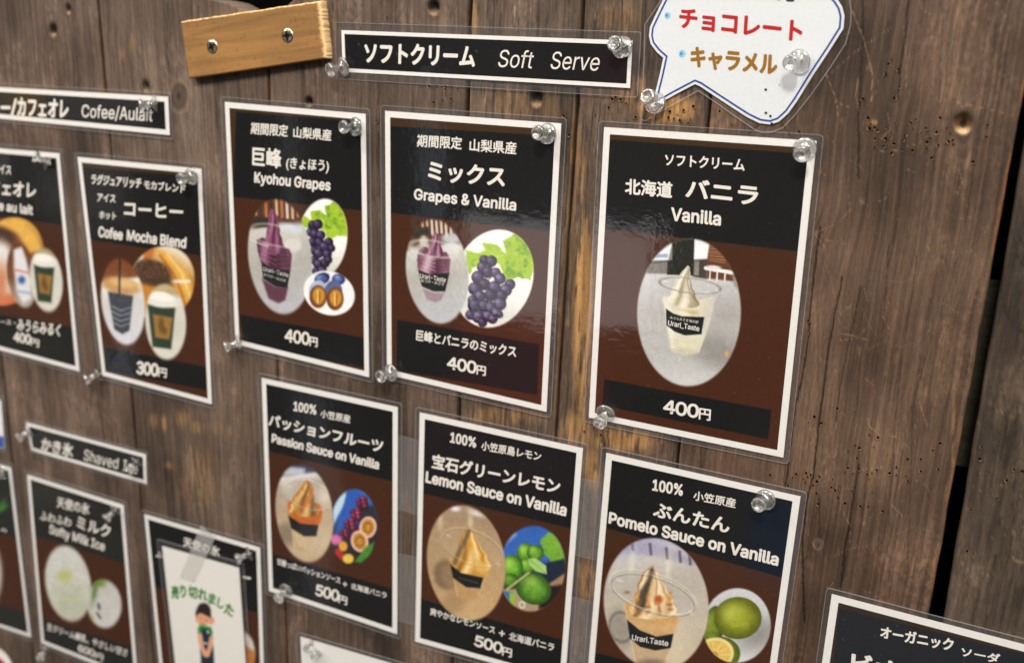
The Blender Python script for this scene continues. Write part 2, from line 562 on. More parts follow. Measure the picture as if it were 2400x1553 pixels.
def glyphs(txt):
    if txt in _tcache:
        return _tcache[txt]
    if txt.isascii() and txt.isdigit():      # prices: wide round figures set close together
        cs_, ts_, x, n = [], [], 0.0, 0
        for ch in txt:
            g, t = glyphs(chr(ord(ch) + 0xFEE0))
            g = g.copy()
            g[:, 0] = (g[:, 0] - g[:, 0].min()) * 1.2 + x
            x = g[:, 0].max() + .075
            cs_.append(g)
            ts_.append(t + n)
            n += len(g)
        _tcache[txt] = (np.concatenate(cs_), np.concatenate(ts_))
        return _tcache[txt]
    cu = bpy.data.curves.new('text', 'FONT')
    cu.body = txt
    if LATIN is not None and all(ord(ch) < 0x2000 for ch in txt) and '4' not in txt:
        cu.font = LATIN
    cu.resolution_u = 4
    o = bpy.data.objects.new('text', cu)
    COL.objects.link(o)
    dg = bpy.context.evaluated_depsgraph_get()
    me = o.evaluated_get(dg).to_mesh()
    n = len(me.vertices)
    co = np.zeros(n * 3)
    me.vertices.foreach_get('co', co)
    co = co.reshape(-1, 3)[:, :2].copy()
    me.calc_loop_triangles()
    tri = np.zeros(len(me.loop_triangles) * 3, dtype=np.int32)
    me.loop_triangles.foreach_get('vertices', tri)
    tri = tri.reshape(-1, 3)
    o.evaluated_get(dg).to_mesh_clear()
    bpy.data.objects.remove(o)
    bpy.data.curves.remove(cu)
    _tcache[txt] = (co, tri)
    return co, tri


CAP = {}


def lettering(name, items, mat, parent, h, bold=0.035):
    """items: (frame, text, BL, BR, TL[, bold]); Latin text is scaled by its cap height, Japanese by its ink box"""
    if len(items) > 1:
        return [lettering(name, [it], mat, parent, h, bold) for it in items]
    Vs, Fs, off = [], [], 0
    for it in items:
        fr, txt, bl, br, tl = it[:5]
        bd = (it[5] if len(it) > 5 else bold) * (.72 if all(ord(ch) < 0x2000 for ch in txt) else .66)
        co, tri = glyphs(txt)
        if not len(co):
            continue
        latin = all(ord(ch) < 0x2000 for ch in txt) and not txt.isdigit()
        x0, x1 = co[:, 0].min(), co[:, 0].max()
        if latin and any(ch.isalnum() for ch in txt):
            if 'H' not in CAP:
                c2, _ = glyphs('H')
                CAP['H'] = (c2[:, 1].min(), c2[:, 1].max())
            y0, y1 = CAP['H']
        else:
            y0, y1 = co[:, 1].min(), co[:, 1].max()
        B, R, T = (np.array(wall(*fp(fr, *q), h)) for q in (bl, br, tl))
        u = (co[:, 0:1] - x0) / (x1 - x0 + 1e-9)
        v = (co[:, 1:2] - y0) / (y1 - y0 + 1e-9)
        P = B + u * (R - B) + v * (T - B)
        P[:, 1] = -h
        hh = np.linalg.norm(T - B)
        ring = [(0, 0)] if bd <= 0 else [(math.cos(a), math.sin(a)) for a in np.arange(8) * math.pi / 4]
        for q, (a, b) in enumerate(ring):
            Q = P + np.array([a * bd * hh, -q * 3e-6, b * bd * hh])
            Vs.append(Q)
            Fs.append(tri + off)
            off += len(Q)
    return mesh(name, np.concatenate(Vs), np.concatenate(Fs), mat, parent)


# ------------------------------------------------------------------ sheets
def outline_expand(pts, m):
    """push a closed outline (x,z) outwards by m"""
    P = np.array(pts)
    area = 0.5 * np.sum(P[:, 0] * np.roll(P[:, 1], -1) - np.roll(P[:, 0], -1) * P[:, 1])
    sg = 1 if area > 0 else -1
    out = []
    n = len(P)
    for i in range(n):
        a, b, c = P[i - 1], P[i], P[(i + 1) % n]
        d1 = (b - a) / (np.linalg.norm(b - a) + 1e-12)
        d2 = (c - b) / (np.linalg.norm(c - b) + 1e-12)
        n1 = np.array([d1[1], -d1[0]]) * sg
        n2 = np.array([d2[1], -d2[0]]) * sg
        q = n1 + n2
        q = q / max(np.dot(q, q) / 2, 0.35)
        mm = m if np.isscalar(m) else m[i]
        out.append(b + q * mm)
    return np.array(out)


def roundcorner(pts, r):
    P = np.array(pts)
    out = []
    n = len(P)
    for i in range(n):
        a, b, c = P[i - 1], P[i], P[(i + 1) % n]
        p = b + (a - b) / np.linalg.norm(a - b) * r
        q = b + (c - b) / np.linalg.norm(c - b) * r
        for t in (0, .33, .67, 1):
            out.append((1 - t) ** 2 * p + 2 * t * (1 - t) * b + t * t * q)
    return np.array(out)


def slab(name, outl, h0, h1, mat, parent, rim=None, rimw=0.0, core=None, margin=None):
    """flat sheet between distances h0 and h1 from the boards; optional thin rim of another material"""
    outl = np.asarray(outl)
    if core is not None and np.sum(core[:, 0] * np.roll(core[:, 1], -1) - np.roll(core[:, 0], -1) * core[:, 1]) < 0:
        core = core[::-1]
    if np.sum(outl[:, 0] * np.roll(outl[:, 1], -1) - np.roll(outl[:, 0], -1) * outl[:, 1]) < 0:
        outl = outl[::-1]
    n = len(outl)
    f = lambda Q, h: np.stack([Q[:, 0], np.full(len(Q), -h), Q[:, 1]], 1)
    if rim is None:
        V = np.concatenate([f(outl, h0), f(outl, h1)])
        Fs = [list(range(n, 2 * n))] + [[i, (i + 1) % n, n + (i + 1) % n, n + i] for i in range(n)]
        return mesh(name, V, Fs, mat, parent)
    inn = outline_expand(outl, -rimw)
    V = np.concatenate([f(outl, h0), f(outl, h1), f(inn, h1)])
    Fs = [list(range(2 * n, 3 * n))]
    fm = [0]
    for i in range(n):
        j = (i + 1) % n
        Fs.append([n + i, n + j, 2 * n + j, 2 * n + i])
        fm.append(1)
        Fs.append([i, j, n + j, n + i])
        fm.append(1)
    if core is not None:      # the sealed margin beyond the paper is a little cloudier than the middle
        V = np.concatenate([V, f(core, h1)])
        Fs[0] = list(range(3 * n, 4 * n))
        for i in range(n):
            j = (i + 1) % n
            Fs.append([2 * n + i, 2 * n + j, 3 * n + j, 3 * n + i])
            fm.append(2)
        return mesh(name, V, Fs, None, parent, mats=[mat, rim, margin], fmat=fm)
    return mesh(name, V, Fs, None, parent, mats=[mat, rim], fmat=fm)


H_PAPER, H_PRINT, H_TEXT, H_FILM = 0.0011, 0.00113, 0.00116, 0.0013


def quad_xz(corners, h=0.0):
    return np.array([[wall(x, y, h).x, wall(x, y, h).z] for x, y in corners])


def inset(q, m):
    return outline_expand(q, -m)


def printed_panel(parent, quad, painter, step, base, h, name='print'):
    """quad: 4 (x,z) corners TL,TR,BR,BL of the printed area"""
    w = (np.linalg.norm(quad[1] - quad[0]) + np.linalg.norm(quad[2] - quad[3])) / 2
    hh = (np.linalg.norm(quad[3] - quad[0]) + np.linalg.norm(quad[2] - quad[1])) / 2
    nx, ny = int(w / step) + 2, int(hh / step) + 2
    u = np.linspace(0, 1, nx)[None, :, None]
    v = np.linspace(0, 1, ny)[:, None, None]
    P = (quad[0] * (1 - u) + quad[1] * u) * (1 - v) + (quad[3] * (1 - u) + quad[2] * u) * v
    X, Z = P[..., 0], P[..., 1]
    px, py = tophoto(X, Z, h)
    p = Paint(px, py, base)
    if base == BROWN:
        vv = np.linspace(0, 1, ny)[:, None, None]
        p.c = np.array((60, 41, 20.)) * (1 - sstep(0, .5, vv)) + np.array((68, 34, 15.)) * sstep(0, .5, vv) + np.zeros(p.c.shape)
    painter(p)
    p.clip = None
    tx = 1 + p.pic * np.clip(1.25 - p.c.mean(2) / 230, .15, 1) * 1.6 * (.09 * (fbm(px / 3.2, py / 3.2, 51, 3) - .5) + .10 * (fbm(px / 11, py / 11, 52, 3) - .5))
    gy = p.c.mean(2, keepdims=True)
    p.c = gy + (p.c - gy) * (1 - .10 * p.pic[..., None])
    p.c = p.c * tx[..., None]
    dust = rng.random(px.shape) > .9988
    p.c = p.c + (dust * rng.uniform(10, 60, px.shape))[..., None]
    c = np.clip(p.c + rng.normal(0, 1.6, p.c.shape[:2])[..., None], 3, 250)
    V = np.stack([X.ravel(), np.full(X.size, -h), Z.ravel()], 1)
    return mesh(name, V, grid_faces(nx, ny), M_PRINT, parent, colors=lin(c.reshape(-1, 3)))


def card(name, corners, label, cat, painter, items, group=None, step=0.00053, border=0.0032, film=0.0028, base=BROWN,
         dh=0.0, bold=0.035, extra=None, filmr=0.0022, paint_h=None):
    q = quad_xz(corners, H_PAPER + dh)
    ctr = q.mean(0)
    root = empty(name, (ctr[0], -dh, ctr[1]), label, cat, group)
    slab('paper', q, H_PAPER + dh - 0.0002, H_PAPER + dh, M_PAPER, root)
    if painter is not None:
        printed_panel(root, inset(q, border), painter, step, base, H_PRINT + dh)
    if items:
        lettering('lettering', items, M_LETTER, root, H_TEXT + dh, bold)
    if extra:
        for nm, its, mt in extra:
            lettering(nm, its, mt, root, H_TEXT + dh, bold)
    fo = roundcorner(outline_expand(q, film), filmr)
    slab('laminate_film', fo, H_PAPER + dh - 0.0004, H_FILM + dh, M_FILM, root, M_RIM, 0.00024, roundcorner(outline_expand(q, .00015), .0002), M_MARGIN)
    if dh == 0:      # no sheet hangs perfectly flat
        root.rotation_euler = (math.radians(rng.uniform(-.3, .3)), 0, math.radians(rng.uniform(-.35, .35)))
    return root


# ------------------------------------------------------------------ the plank wall
def seam(p, q):
    a, b = wall(*p), wall(*q)
    m = (b.x - a.x) / (b.z - a.z)
    return lambda z: a.x + (z - a.z) * m


SEAMS = [seam((17, 960), (75, 1495)), seam((228, 0), (331, 1191)), seam((626, 165), (672, 1553)), seam((1102, 0), (1060, 1541)),
         seam((1367, 0), (1301, 1020)), seam((1664, 240), (1592, 1037))]
GAP_L, GAP_R = seam((2351, 500), (2183, 1423)), seam((2368, 500), (2210, 1434))
ZHI = max(wall(0, 0).z, wall(2400, 0).z) + 0.08
ZLO = min(wall(0, 1553).z, wall(2400, 1553).z) - 0.07
shift = lambda f, d: (lambda z: f(z) + d)

CRACKS = [
    ('k', [(828, 0), (838, 90), (862, 165), (900, 220)], 4, .5), ('k', [(795, 250), (812, 340), (845, 390), (900, 430)], 4, .5), ('k', [(752, 500), (795, 570), (812, 660), (818, 760), (808, 900), (790, 1080), (762, 1300), (745, 1420)], 4, .5),
    ('k', [(845, 0), (858, 80), (900, 150)], 3, .4), ('k', [(750, 560), (770, 640), (775, 800), (760, 1000)], 2.5, .3), ('k', [(850, 640), (845, 900), (830, 1200), (800, 1400)], 2.5, .3), ('c', [(900, 695), (840, 750)], 7, .7), ('c', [(1025, 690), (1080, 770)], 7, .7),
    ('c', [(700, 760), (650, 730), (640, 760)], 3, .4), ('k', [(560, 420), (480, 700), (430, 1000)], 3, .35), ('k', [(400, 560), (350, 800), (330, 980), (300, 1200)], 3, .35), ('k', [(620, 600), (560, 900), (520, 1200)], 3, .3),  # traced cracks: frame, points, width px, depth
    ('s', [(2023, -20), (2021, 120), (2012, 275), (2013, 420)], 3.5, 1), ('s', [(2132, -20), (2118, 110), (2108, 190), (2104, 232)], 3, 1),
    ('s', [(1923, 534), (1903, 680), (1892, 808), (1880, 880), (1865, 945), (1841, 1143)], 4.2, 1),
    ('s', [(1974, 650), (1955, 740), (1940, 828), (1926, 938), (1906, 1115), (1890, 1180), (1882, 1252), (1881, 1320), (1885, 1460)], 4.0, 1),
    ('s', [(2019, 671), (1990, 800), (1967, 910), (1960, 990)], 2.6, .6), ('s', [(2012, 1088), (1998, 1184), (1981, 1286), (1970, 1375)], 3.4, 1),
    ('s', [(1921, 1165), (1919, 1262)], 2.2, .6), ('s', [(1600, 350), (1598, 420)], 2, .5),
    ('a', [(205, 0), (235, 330), (265, 600)], 5, .7), ('a', [(1160, 0), (1155, 380), (1180, 520)], 4, .6), ('a', [(1330, 0), (1325, 130)], 4, .6),
    ('b', [(405, 20), (410, 200)], 4, .5), ('b', [(240, 20), (220, 400)], 5, .6), ('b', [(545, 600), (560, 1400)], 6, .7), ('b', [(1525, 0), (1520, 200)], 4, .5),
    ('b', [(300, 560), (330, 800)], 4, .4), ('e', [(960, 1290), (955, 1480)], 4, .6), ('e', [(180, 900), (200, 1540)], 5, .5), ('h', [(610, 0), (640, 180)], 6, .6),
    ('h', [(1130, 0), (1215, 480)], 5, .5), ('i', [(1830, 60), (1825, 160)], 4, .9), ('j', [(890, 190), (890, 360)], 4, .6), ('j', [(1405, 330), (1395, 470)], 4, .7),
    ('s', [(2085, 560), (2070, 760), (2048, 900)], 2.0, .5), ('s', [(2150, 600), (2105, 900), (2080, 1250)], 2.0, .4), ('s', [(2180, 700), (2140, 960), (2125, 1380)], 2.2, .4),
    ('s', [(2335, 60), (2310, 200), (2290, 330)], 2.0, .3), ('s', [(2210, 20), (2205, 160), (2190, 400)], 2.0, .3)]

AMBER = [  # px, py, rx, ry, strength
    (1368, 740, 36, 330, 1.0), (1352, 430, 26, 170, .55), (1352, 1010, 50, 60, .75), (1560, 255, 95, 42, 1.15), (1480, 210, 55, 45, .8), (1450, 40, 60, 60, .35),
    (1460, 1030, 110, 38, .9), (1385, 1095, 28, 60, .9), (1380, 1365, 26, 62, .8), (1180, 975, 130, 30, .55), (1230, 250, 120, 50, .35),
    (360, 985, 16, 22, .5), (385, 992, 14, 24, .6), (425, 980, 26, 26, .5), (460, 1002, 22, 20, .5), (510, 1005, 12, 22, .5), (535, 1012, 8, 20, .5),
    (470, 1120, 60, 90, .3), (395, 1090, 14, 10, .6), (560, 950, 30, 60, .2), (310, 100, 16, 26, .35), (285, 125, 10, 18, .3), (1700, 290, 60, 25, .25),
    (2045, 287, 18, 9, .7), (1110, 60, 10, 90, .6), (790, 50, 30, 50, .15), (2235, 1030, 7, 130, .5), (640, 1020, 8, 160, .25)]

SCREWS = [  # countersunk holes: px, py, rx, ry
    (125, 72, 9, 17), (161, 22, 6, 12), (341, 204, 9, 14), (724, 240, 10, 14), (1017, 18, 15, 20), (1257, 230, 16, 24), (2257, 290, 23, 27)]
KNOTS = [(419, 226, 22, 36), (1918, 1274, 11, 12), (1890, 640, 60, 70), (1730, 330, 70, 80), (2390, 820, 40, 120), (2270, 1380, 10, 18)]

_scr = np.random.default_rng(11)
SCRATCH = []
for _ in range(150):
    x, y = _scr.uniform(1850, 2380), _scr.uniform(0, 1380)
    a, L = _scr.uniform(-.9, .9) + (1.5 if _scr.random() < .5 else 0), _scr.uniform(8, 46)
    bnd = _scr.uniform(-.5, .5)
    SCRATCH.append(('s', [(x, y), (x + L * math.cos(a), y + L * math.sin(a)), (x + 2 * L * math.cos(a + bnd), y + 2 * L * math.sin(a + bnd))], _scr.uniform(.8, 1.6), _scr.uniform(.15, .5)))
SCRATCH += [('c', [(1415, 60), (1480, 220), (1530, 420), (1520, 560)], 5, .5), ('c', [(1270, 410), (1330, 560), (1335, 640)], 4, .5), ('c', [(1270, 430), (1430, 290), (1640, 150)], 2, .5),
            ('c', [(1700, 150), (1715, 330), (1715, 480)], 4, .35), ('c', [(1960, 560), (2100, 590), (2300, 640)], 3, .4), ('c', [(1300, 560), (1410, 600)], 3, .5)]


def wood_colour(x, z, px, py, seed, tone, fleck=.8):
    """base colour (srgb 0-255) and relief (metres, towards the viewer) of the weathered planks"""
    xw = x + 0.0022 * (fbm(x * 9 + seed, z * 14, seed + 5, 3) - .5) * 3
    extra = np.zeros_like(x)
    for kx, ky, rx, ry in KNOTS:
        u, v = (px - kx) / rx, (py - ky) / ry
        r = np.sqrt(u * u + v * v)
        xw = xw + np.where(u > 0, 1, -1) * 0.004 * (rx / 30) * np.exp(-(np.abs(u) / 1.3) ** 1.2) * np.exp(-(v / 2.2) ** 2)
    lat = fbm(xw * 38 + seed * 3.1, z * 1.7, seed, 3)
    med = fbm(xw * 190, z * 3.5, seed + 1, 3)
    fin = fbm(xw * 820, z * 11, seed + 2, 3)
    blo = fbm(x * 30, z * 22, seed + 3, 4)
    ring = 0.5 + 0.5 * np.sin(xw * 1150 + 5 * lat + 3 * fbm(x * 20, z * 2.5, seed + 8, 2))
    ring = ring ** 2
    dark, mid, lite = (np.array(q, float) for q in ((50, 40, 33), (95, 80, 69), (132, 114, 100)))
    t = np.clip(.50 + .55 * (lat - .5) + .27 * (med - .5) + .52 * (fin - .5) + .80 * (blo - .5) - .06 * ring, 0, 1)[..., None]
    c = np.where(t < .5, dark + (mid - dark) * t * 2, mid + (lite - mid) * (t - .5) * 2)
    fl1 = sstep(.66, .80, fbm(xw * 1500, z * 55, seed + 51, 2))[..., None]
    fl2 = sstep(.62, .78, fbm(xw * 1300, z * 38, seed + 52, 2))[..., None]
    c = c * (1 + .26 * fleck * fl1) * (1 - .34 * fleck * fl2)
    worn = sstep(.5, .72, fbm(x * 55, z * 30, seed + 53, 4))[..., None] * sstep(.35, .6, fbm(x * 700, z * 500, seed + 54, 2))[..., None]
    c = c * (1 + .20 * worn)
    c = c * np.array(tone) * .91
    dep = (fin - .5) * 0.00022 + (med - .5) * 0.0003 - ring * 0.00012
    am = np.zeros_like(x)
    for ax, ay, rx, ry, s in AMBER:
        r = np.sqrt(((px - ax) / rx) ** 2 + ((py - ay) / ry) ** 2)
        am = np.maximum(am, s * (1 - sstep(.35, 1.15, r)))
    nz = fbm(x * 800, z * 75, seed + 21, 3)
    am = am * sstep(.36, .58, nz + .10 * am)
    am = am + .25 * sstep(.76, .88, fbm(x * 260, z * 90, seed + 31, 3))      # small pale nicks everywhere
    amb = np.array((166, 125, 78.)) * (.66 + .6 * fin[..., None])
    am = np.clip(am, 0, .92)[..., None]
    c = c * (1 - am) + amb * am
    # knots
    for i, (kx, ky, rx, ry) in enumerate(KNOTS):
        u, v = (px - kx) / rx, (py - ky) / ry
        r = np.sqrt(u * u + v * v) + .12 * (fbm(px / 9, py / 9, 41) - .5)
        if i < 2:
            m = (1 - sstep(.8, 1.0, r))[..., None]
            rr = (.5 + .5 * np.sin(r * 16))[..., None]
            c = c * (1 - m) + (np.array((70, 55, 46.)) + rr * 16) * m
            rim = np.exp(-((r - 1.05) / .13) ** 2)[..., None] * .55
            c = c * (1 - rim) + np.array((138, 116, 98.)) * rim
            m2 = (1 - sstep(.08, .22, r))[..., None]
            c = c * (1 - m2) + np.array((22, 17, 14.)) * m2
        else:
            m = (np.exp(-(r / 1.0) ** 2) * (.5 + .5 * np.sin(r * 17)) * .42)[..., None]
            c = c * (1 - m) + np.array((62, 46, 38.)) * m
    for sx, sy, rx, ry in SCREWS:
        u, v = (px - sx) / rx, (py - sy) / ry
        r = np.sqrt(u * u + v * v)
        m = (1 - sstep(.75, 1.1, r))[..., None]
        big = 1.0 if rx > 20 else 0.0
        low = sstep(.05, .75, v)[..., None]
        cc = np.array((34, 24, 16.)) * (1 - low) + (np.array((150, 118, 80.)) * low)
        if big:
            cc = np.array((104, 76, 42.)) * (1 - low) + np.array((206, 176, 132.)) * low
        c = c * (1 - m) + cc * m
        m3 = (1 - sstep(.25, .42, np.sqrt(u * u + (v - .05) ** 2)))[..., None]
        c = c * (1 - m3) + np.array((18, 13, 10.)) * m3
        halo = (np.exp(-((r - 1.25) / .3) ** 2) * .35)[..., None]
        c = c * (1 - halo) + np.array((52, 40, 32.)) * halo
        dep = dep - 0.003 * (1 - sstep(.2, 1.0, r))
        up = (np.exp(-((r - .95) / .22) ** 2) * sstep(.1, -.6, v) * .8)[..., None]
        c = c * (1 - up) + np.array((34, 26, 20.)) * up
    p = Paint(px, py, (0, 0, 0))
    p.c = c
    for fr, pts, w, a in CRACKS:
        q = [fp(fr, *t) for t in pts]
        xs, ys = [t[0] for t in q], [t[1] for t in q]
        if px.min() > max(xs) + 8 or px.max() < min(xs) - 8:
            continue
        k = FR[fr][2]
        d = np.full(px.shape, 1e18)
        wob = (fbm(py / 30, px * 0, 77) - .5) * 5
        for (x0, y0), (x1, y1) in zip(q[:-1], q[1:]):
            ex, ey = x1 - x0, y1 - y0
            tt = np.clip(((px + wob - x0) * ex + (py - y0) * ey) / (ex * ex + ey * ey), 0, 1)
            d = np.minimum(d, (px + wob - x0 - tt * ex) ** 2 + (py - y0 - tt * ey) ** 2)
        d = np.sqrt(d)
        m = (1 - sstep(w * k * .2, w * k * .2 + 1.7, d)) * a * .9
        m = m * sstep(.2, .42, fbm(py / 40, px * 0 + w, 78) + .3 * (a > .9))
        p.c = p.c * (1 - m[..., None]) + np.array((18, 13, 11.)) * m[..., None]
        dep = dep - .0009 * m
    if px.max() > 1850:
        for fr, pts, w, a in SCRATCH:
            p.fr(fr).line(pts, w, (186, 150, 110), 1.6, a)
    return p.c, dep


def plank(name, parent, fl, fr_, step, seed, tone, h=0.0, top=None, edge=(60, 45, 34), zstep=None, fleck=.55):
    zs = zstep or step * 1.4
    ny = int((ZHI - ZLO) / zs) + 2
    zz = np.linspace(ZLO, ZHI, ny)
    zm = (ZLO + ZHI) / 2
    width = fr_(zm) - fl(zm)
    nx = max(int(width / step) + 2, 6)
    s = np.linspace(0, 1, nx)
    Z = np.repeat(zz[:, None], nx, 1)
    XL, XR = fl(zz)[:, None], fr_(zz)[:, None]
    wig = (fbm(zz * 60, zz * 0 + seed, seed, 3) - .5)[:, None] * .0007
    wig2 = (fbm(zz * 60, zz * 0 + seed + 9, seed, 3) - .5)[:, None] * .0007
    X = (XL + .00055 + wig) * (1 - s) + (XR - .00055 + wig2) * s
    if top is not None:
        ZT = top(X)
        Z = ZLO + (Z - ZLO) * (ZT - ZLO) / (ZHI - ZLO)
    px, py = tophoto(X, Z)
    c, dep = wood_colour(X, Z, px, py, seed, tone, fleck)
    e = np.minimum(X - X[:, :1], X[:, -1:] - X)
    r = 0.0013 * (.6 + .8 * fbm(Z * 90, X * 0 + seed, seed + 4, 2))
    round_ = np.where(e < r, (r - np.sqrt(np.clip(r * r - (r - e) ** 2, 0, None))), 0)
    me = (1 - sstep(.0004, .0016, e)) * sstep(.25, .6, fbm(Z * 40, X * 200, seed + 6, 2))
    c = c * (1 - me[..., None] * .75) + np.array(edge, float) * me[..., None] * .75
    Y = -(h + dep - round_)
    # turn the border back into the sides of the board
    thick = 0.018
    add = lambda A, l, r2: np.concatenate([l, A, r2], 1)
    X2, Z2 = add(X, X[:, :1], X[:, -1:]), add(Z, Z[:, :1], Z[:, -1:])
    Y2 = add(Y, np.full((ny, 1), thick), np.full((ny, 1), thick))
    joint_shade = np.zeros_like(c[:, :1]) + np.array((30, 22, 17.))      # shade of the joints, painted onto the board sides and edges
    c2 = np.concatenate([joint_shade, c, joint_shade], 1)
    c2[:, 1] = c2[:, 1] * .5 + joint_shade[:, 0] * .5
    c2[:, -2] = c2[:, -2] * .5 + joint_shade[:, 0] * .5
    if top is not None:      # cap the sawn end too
        X2, Z2 = np.concatenate([X2, X2[-1:]]), np.concatenate([Z2, Z2[-1:]])
        Y2 = np.concatenate([Y2, np.full((1, X2.shape[1]), thick)])
        c2 = np.concatenate([c2, c2[-1:]])
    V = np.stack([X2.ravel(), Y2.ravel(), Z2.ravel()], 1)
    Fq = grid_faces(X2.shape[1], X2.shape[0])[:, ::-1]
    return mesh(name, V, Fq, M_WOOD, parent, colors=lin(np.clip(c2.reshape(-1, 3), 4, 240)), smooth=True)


wall_root = empty('plank_wall', (wall(1200, 776).x, 0.0, ZLO), 'dark weathered brown plank wall that all the menu cards are pinned to', 'wall')
def shoulder(pts):      # rounded end of a board, traced left to right
    q = [wall(*p) for p in pts]
    xs, zs = [v.x for v in q], [v.z for v in q]
    return lambda X: np.minimum(np.interp(X, xs, zs), ZHI)


top1 = shoulder([(260, -420), (360, -110), (430, -38), (462, -16), (490, -3), (535, 7), (562, 22), (590, 50), (612, 78), (632, 110)])
top2 = shoulder([(620, 100), (634, 70), (662, 24), (692, -2), (722, -26), (770, -60), (850, -130), (950, -420)])


P0 = plank('plank', wall_root, shift(SEAMS[0], -.22), shift(SEAMS[0], -.003 * 0), .0016, 1, (1.0, .98, .98))
P1 = plank('plank', wall_root, SEAMS[0], SEAMS[1], .0012, 2, (1.0, .97, .97), .0003, edge=(120, 84, 50))
P2 = plank('plank', wall_root, SEAMS[1], SEAMS[2], .0010, 3, (.98, .96, .95), -.0002, top=top1, edge=(140, 92, 52))
P3 = plank('plank', wall_root, SEAMS[2], SEAMS[3], .0009, 4, (.98, .95, .94), .0002, top=top2)
P4 = plank('plank', wall_root, SEAMS[3], SEAMS[4], .00078, 5, (.90, .88, .85), -.0002, edge=(150, 112, 72), fleck=1.2)
P5 = plank('plank', wall_root, SEAMS[4], SEAMS[5], .00066, 6, (.92, .88, .84), .0001, fleck=1.2)
P6 = plank('plank', wall_root, SEAMS[5], GAP_L, .00054, 7, (1.02, .94, .87), .0003, fleck=.35, edge=(170, 112, 62))
P7 = plank('plank', wall_root, GAP_R, shift(GAP_R, .13), .0010, 8, (.86, .86, .84), -.0003, edge=(90, 74, 60))
PLANKS = [P0, P1, P2, P3, P4, P5, P6, P7]

# cross beam and the darkness behind the boards
bq = [wall(2240, 655, -.024), wall(2440, 665, -.024), wall(2440, 1105, -.024), wall(2160, 1092, -.024)]
zt, zb = bq[0].z, bq[3].z
xa, xb = wall(1900, 800).x, wall(2400, 800).x + .2
bm_ = [(xa, zb), (xb, zb), (xb, zt), (xa, zt)]
nb = 60
bx_, bz_ = np.meshgrid(np.linspace(xa, xb, nb * 4), np.linspace(zb, zt, nb))
cb = np.array((66, 62, 50.)) * (.75 + .5 * fbm(bx_ * 40, bz_ * 500, 5, 3))[..., None]
by = np.full(bx_.size, .034)
Vb = np.stack([bx_.ravel(), by, bz_.ravel()], 1)
n0 = len(Vb)
box = [(xa, .022, zb), (xb, .022, zb), (xb, .022, zt), (xa, .022, zt), (xa, .06, zb), (xb, .06, zb), (xb, .06, zt), (xa, .06, zt)]
mesh('cross_beam', Vb, grid_faces(nb * 4, nb)[:, ::-1], M_WOOD, wall_root, colors=lin(np.clip(cb.reshape(-1, 3), 4, 240)))
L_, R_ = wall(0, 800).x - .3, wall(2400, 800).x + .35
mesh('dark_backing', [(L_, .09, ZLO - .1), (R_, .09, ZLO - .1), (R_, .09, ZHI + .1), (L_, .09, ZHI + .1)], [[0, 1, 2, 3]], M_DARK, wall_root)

# pin holes left by earlier notices, one joined relief per board
HOLES = [('c', p) for p in [(1637, 335), (1617, 357), (1671, 388), (1602, 412), (1679, 484), (1669, 552), (1474, 548), (1651, 546), (1503, 655), (1520, 690), (1540, 708), (1510, 712),
         (1545, 770), (1538, 818), (1590, 812), (1601, 770), (1610, 712), (1628, 765), (1648, 797), (1635, 850), (1655, 688), (1637, 735), (1692, 832), (1749, 835), (1698, 780), (1712, 750),
         (1740, 682), (1755, 712), (1773, 662), (1780, 745), (1787, 770), (1822, 712), (1836, 735), (1832, 790), (1828, 825), (1858, 874), (1884, 735), (1903, 655), (1913, 722), (1941, 712),
         (1892, 805), (1935, 795), (1950, 785), (1975, 778), (1978, 802), (2154, 600), (2170, 695), (2161, 760), (2085, 898), (1121, 731), (1560, 725), (1850, 770), (1800, 740), (1960, 742),
         (82, 548), (105, 540), (132, 552), (163, 572), (207, 665), (67, 596), (405, 618), (428, 660), (447, 636), (482, 612), (520, 660), (537, 590), (508, 685), (460, 668), (398, 652), (750, 693), (683, 618)]]
HOLES += [('k', p) for p in [(140, 714), (159, 695), (183, 716), (238, 666), (299, 791), (314, 801), (274, 811), (304, 835), (348, 757), (377, 765), (364, 798), (274, 870), (262, 886), (291, 888),
          (313, 873), (340, 892), (357, 887), (373, 876), (347, 908), (417, 887), (440, 866), (440, 893), (480, 838), (475, 898), (479, 914), (523, 838), (523, 880), (565, 810), (591, 785), (583, 873),
          (97, 890), (86, 902), (70, 930), (178, 898), (131, 885), (124, 905), (136, 900), (150, 912), (158, 895), (168, 915), (128, 917), (147, 893), (155, 930), (222, 908), (230, 945), (218, 936),
          (243, 930), (242, 945), (241, 970), (243, 988), (265, 990), (174, 980), (173, 993), (166, 955), (289, 948), (316, 1000), (344, 1002), (357, 952), (392, 1017), (8, 895),
          (731, 797), (726, 838), (720, 884), (755, 886), (817, 911), (843, 875), (787, 973), (695, 1014), (683, 1153), (861, 975), (872, 880), (765, 960), (658, 1016)]]
HOLES += [('b', p) for p in [(617, 122), (460, 153), (553, 163), (435, 198), (853, 600), (910, 597), (958, 592), (1022, 600), (1062, 577), (1023, 622), (1060, 600), (1110, 617), (1023, 650), (942, 712),
          (1003, 692), (1062, 688), (1065, 722), (1842, 803), (1880, 937), (2155, 745), (2180, 690), (2242, 690), (2275, 718), (2340, 812), (2283, 835), (2060, 797), (545, 838)]]
HOLES += [('j', p) for p in [(285, 150), (290, 187), (320, 128), (240, 110), (183, 128), (1312, 392), (1357, 460), (1380, 490)]]
HOLES += [('g', p) for p in [(2060, 742), (2068, 830)]]
HOLES += [('i', p) for p in [(1437, 58), (540, 1340)]]
byp = {}
hr = random.Random(4)
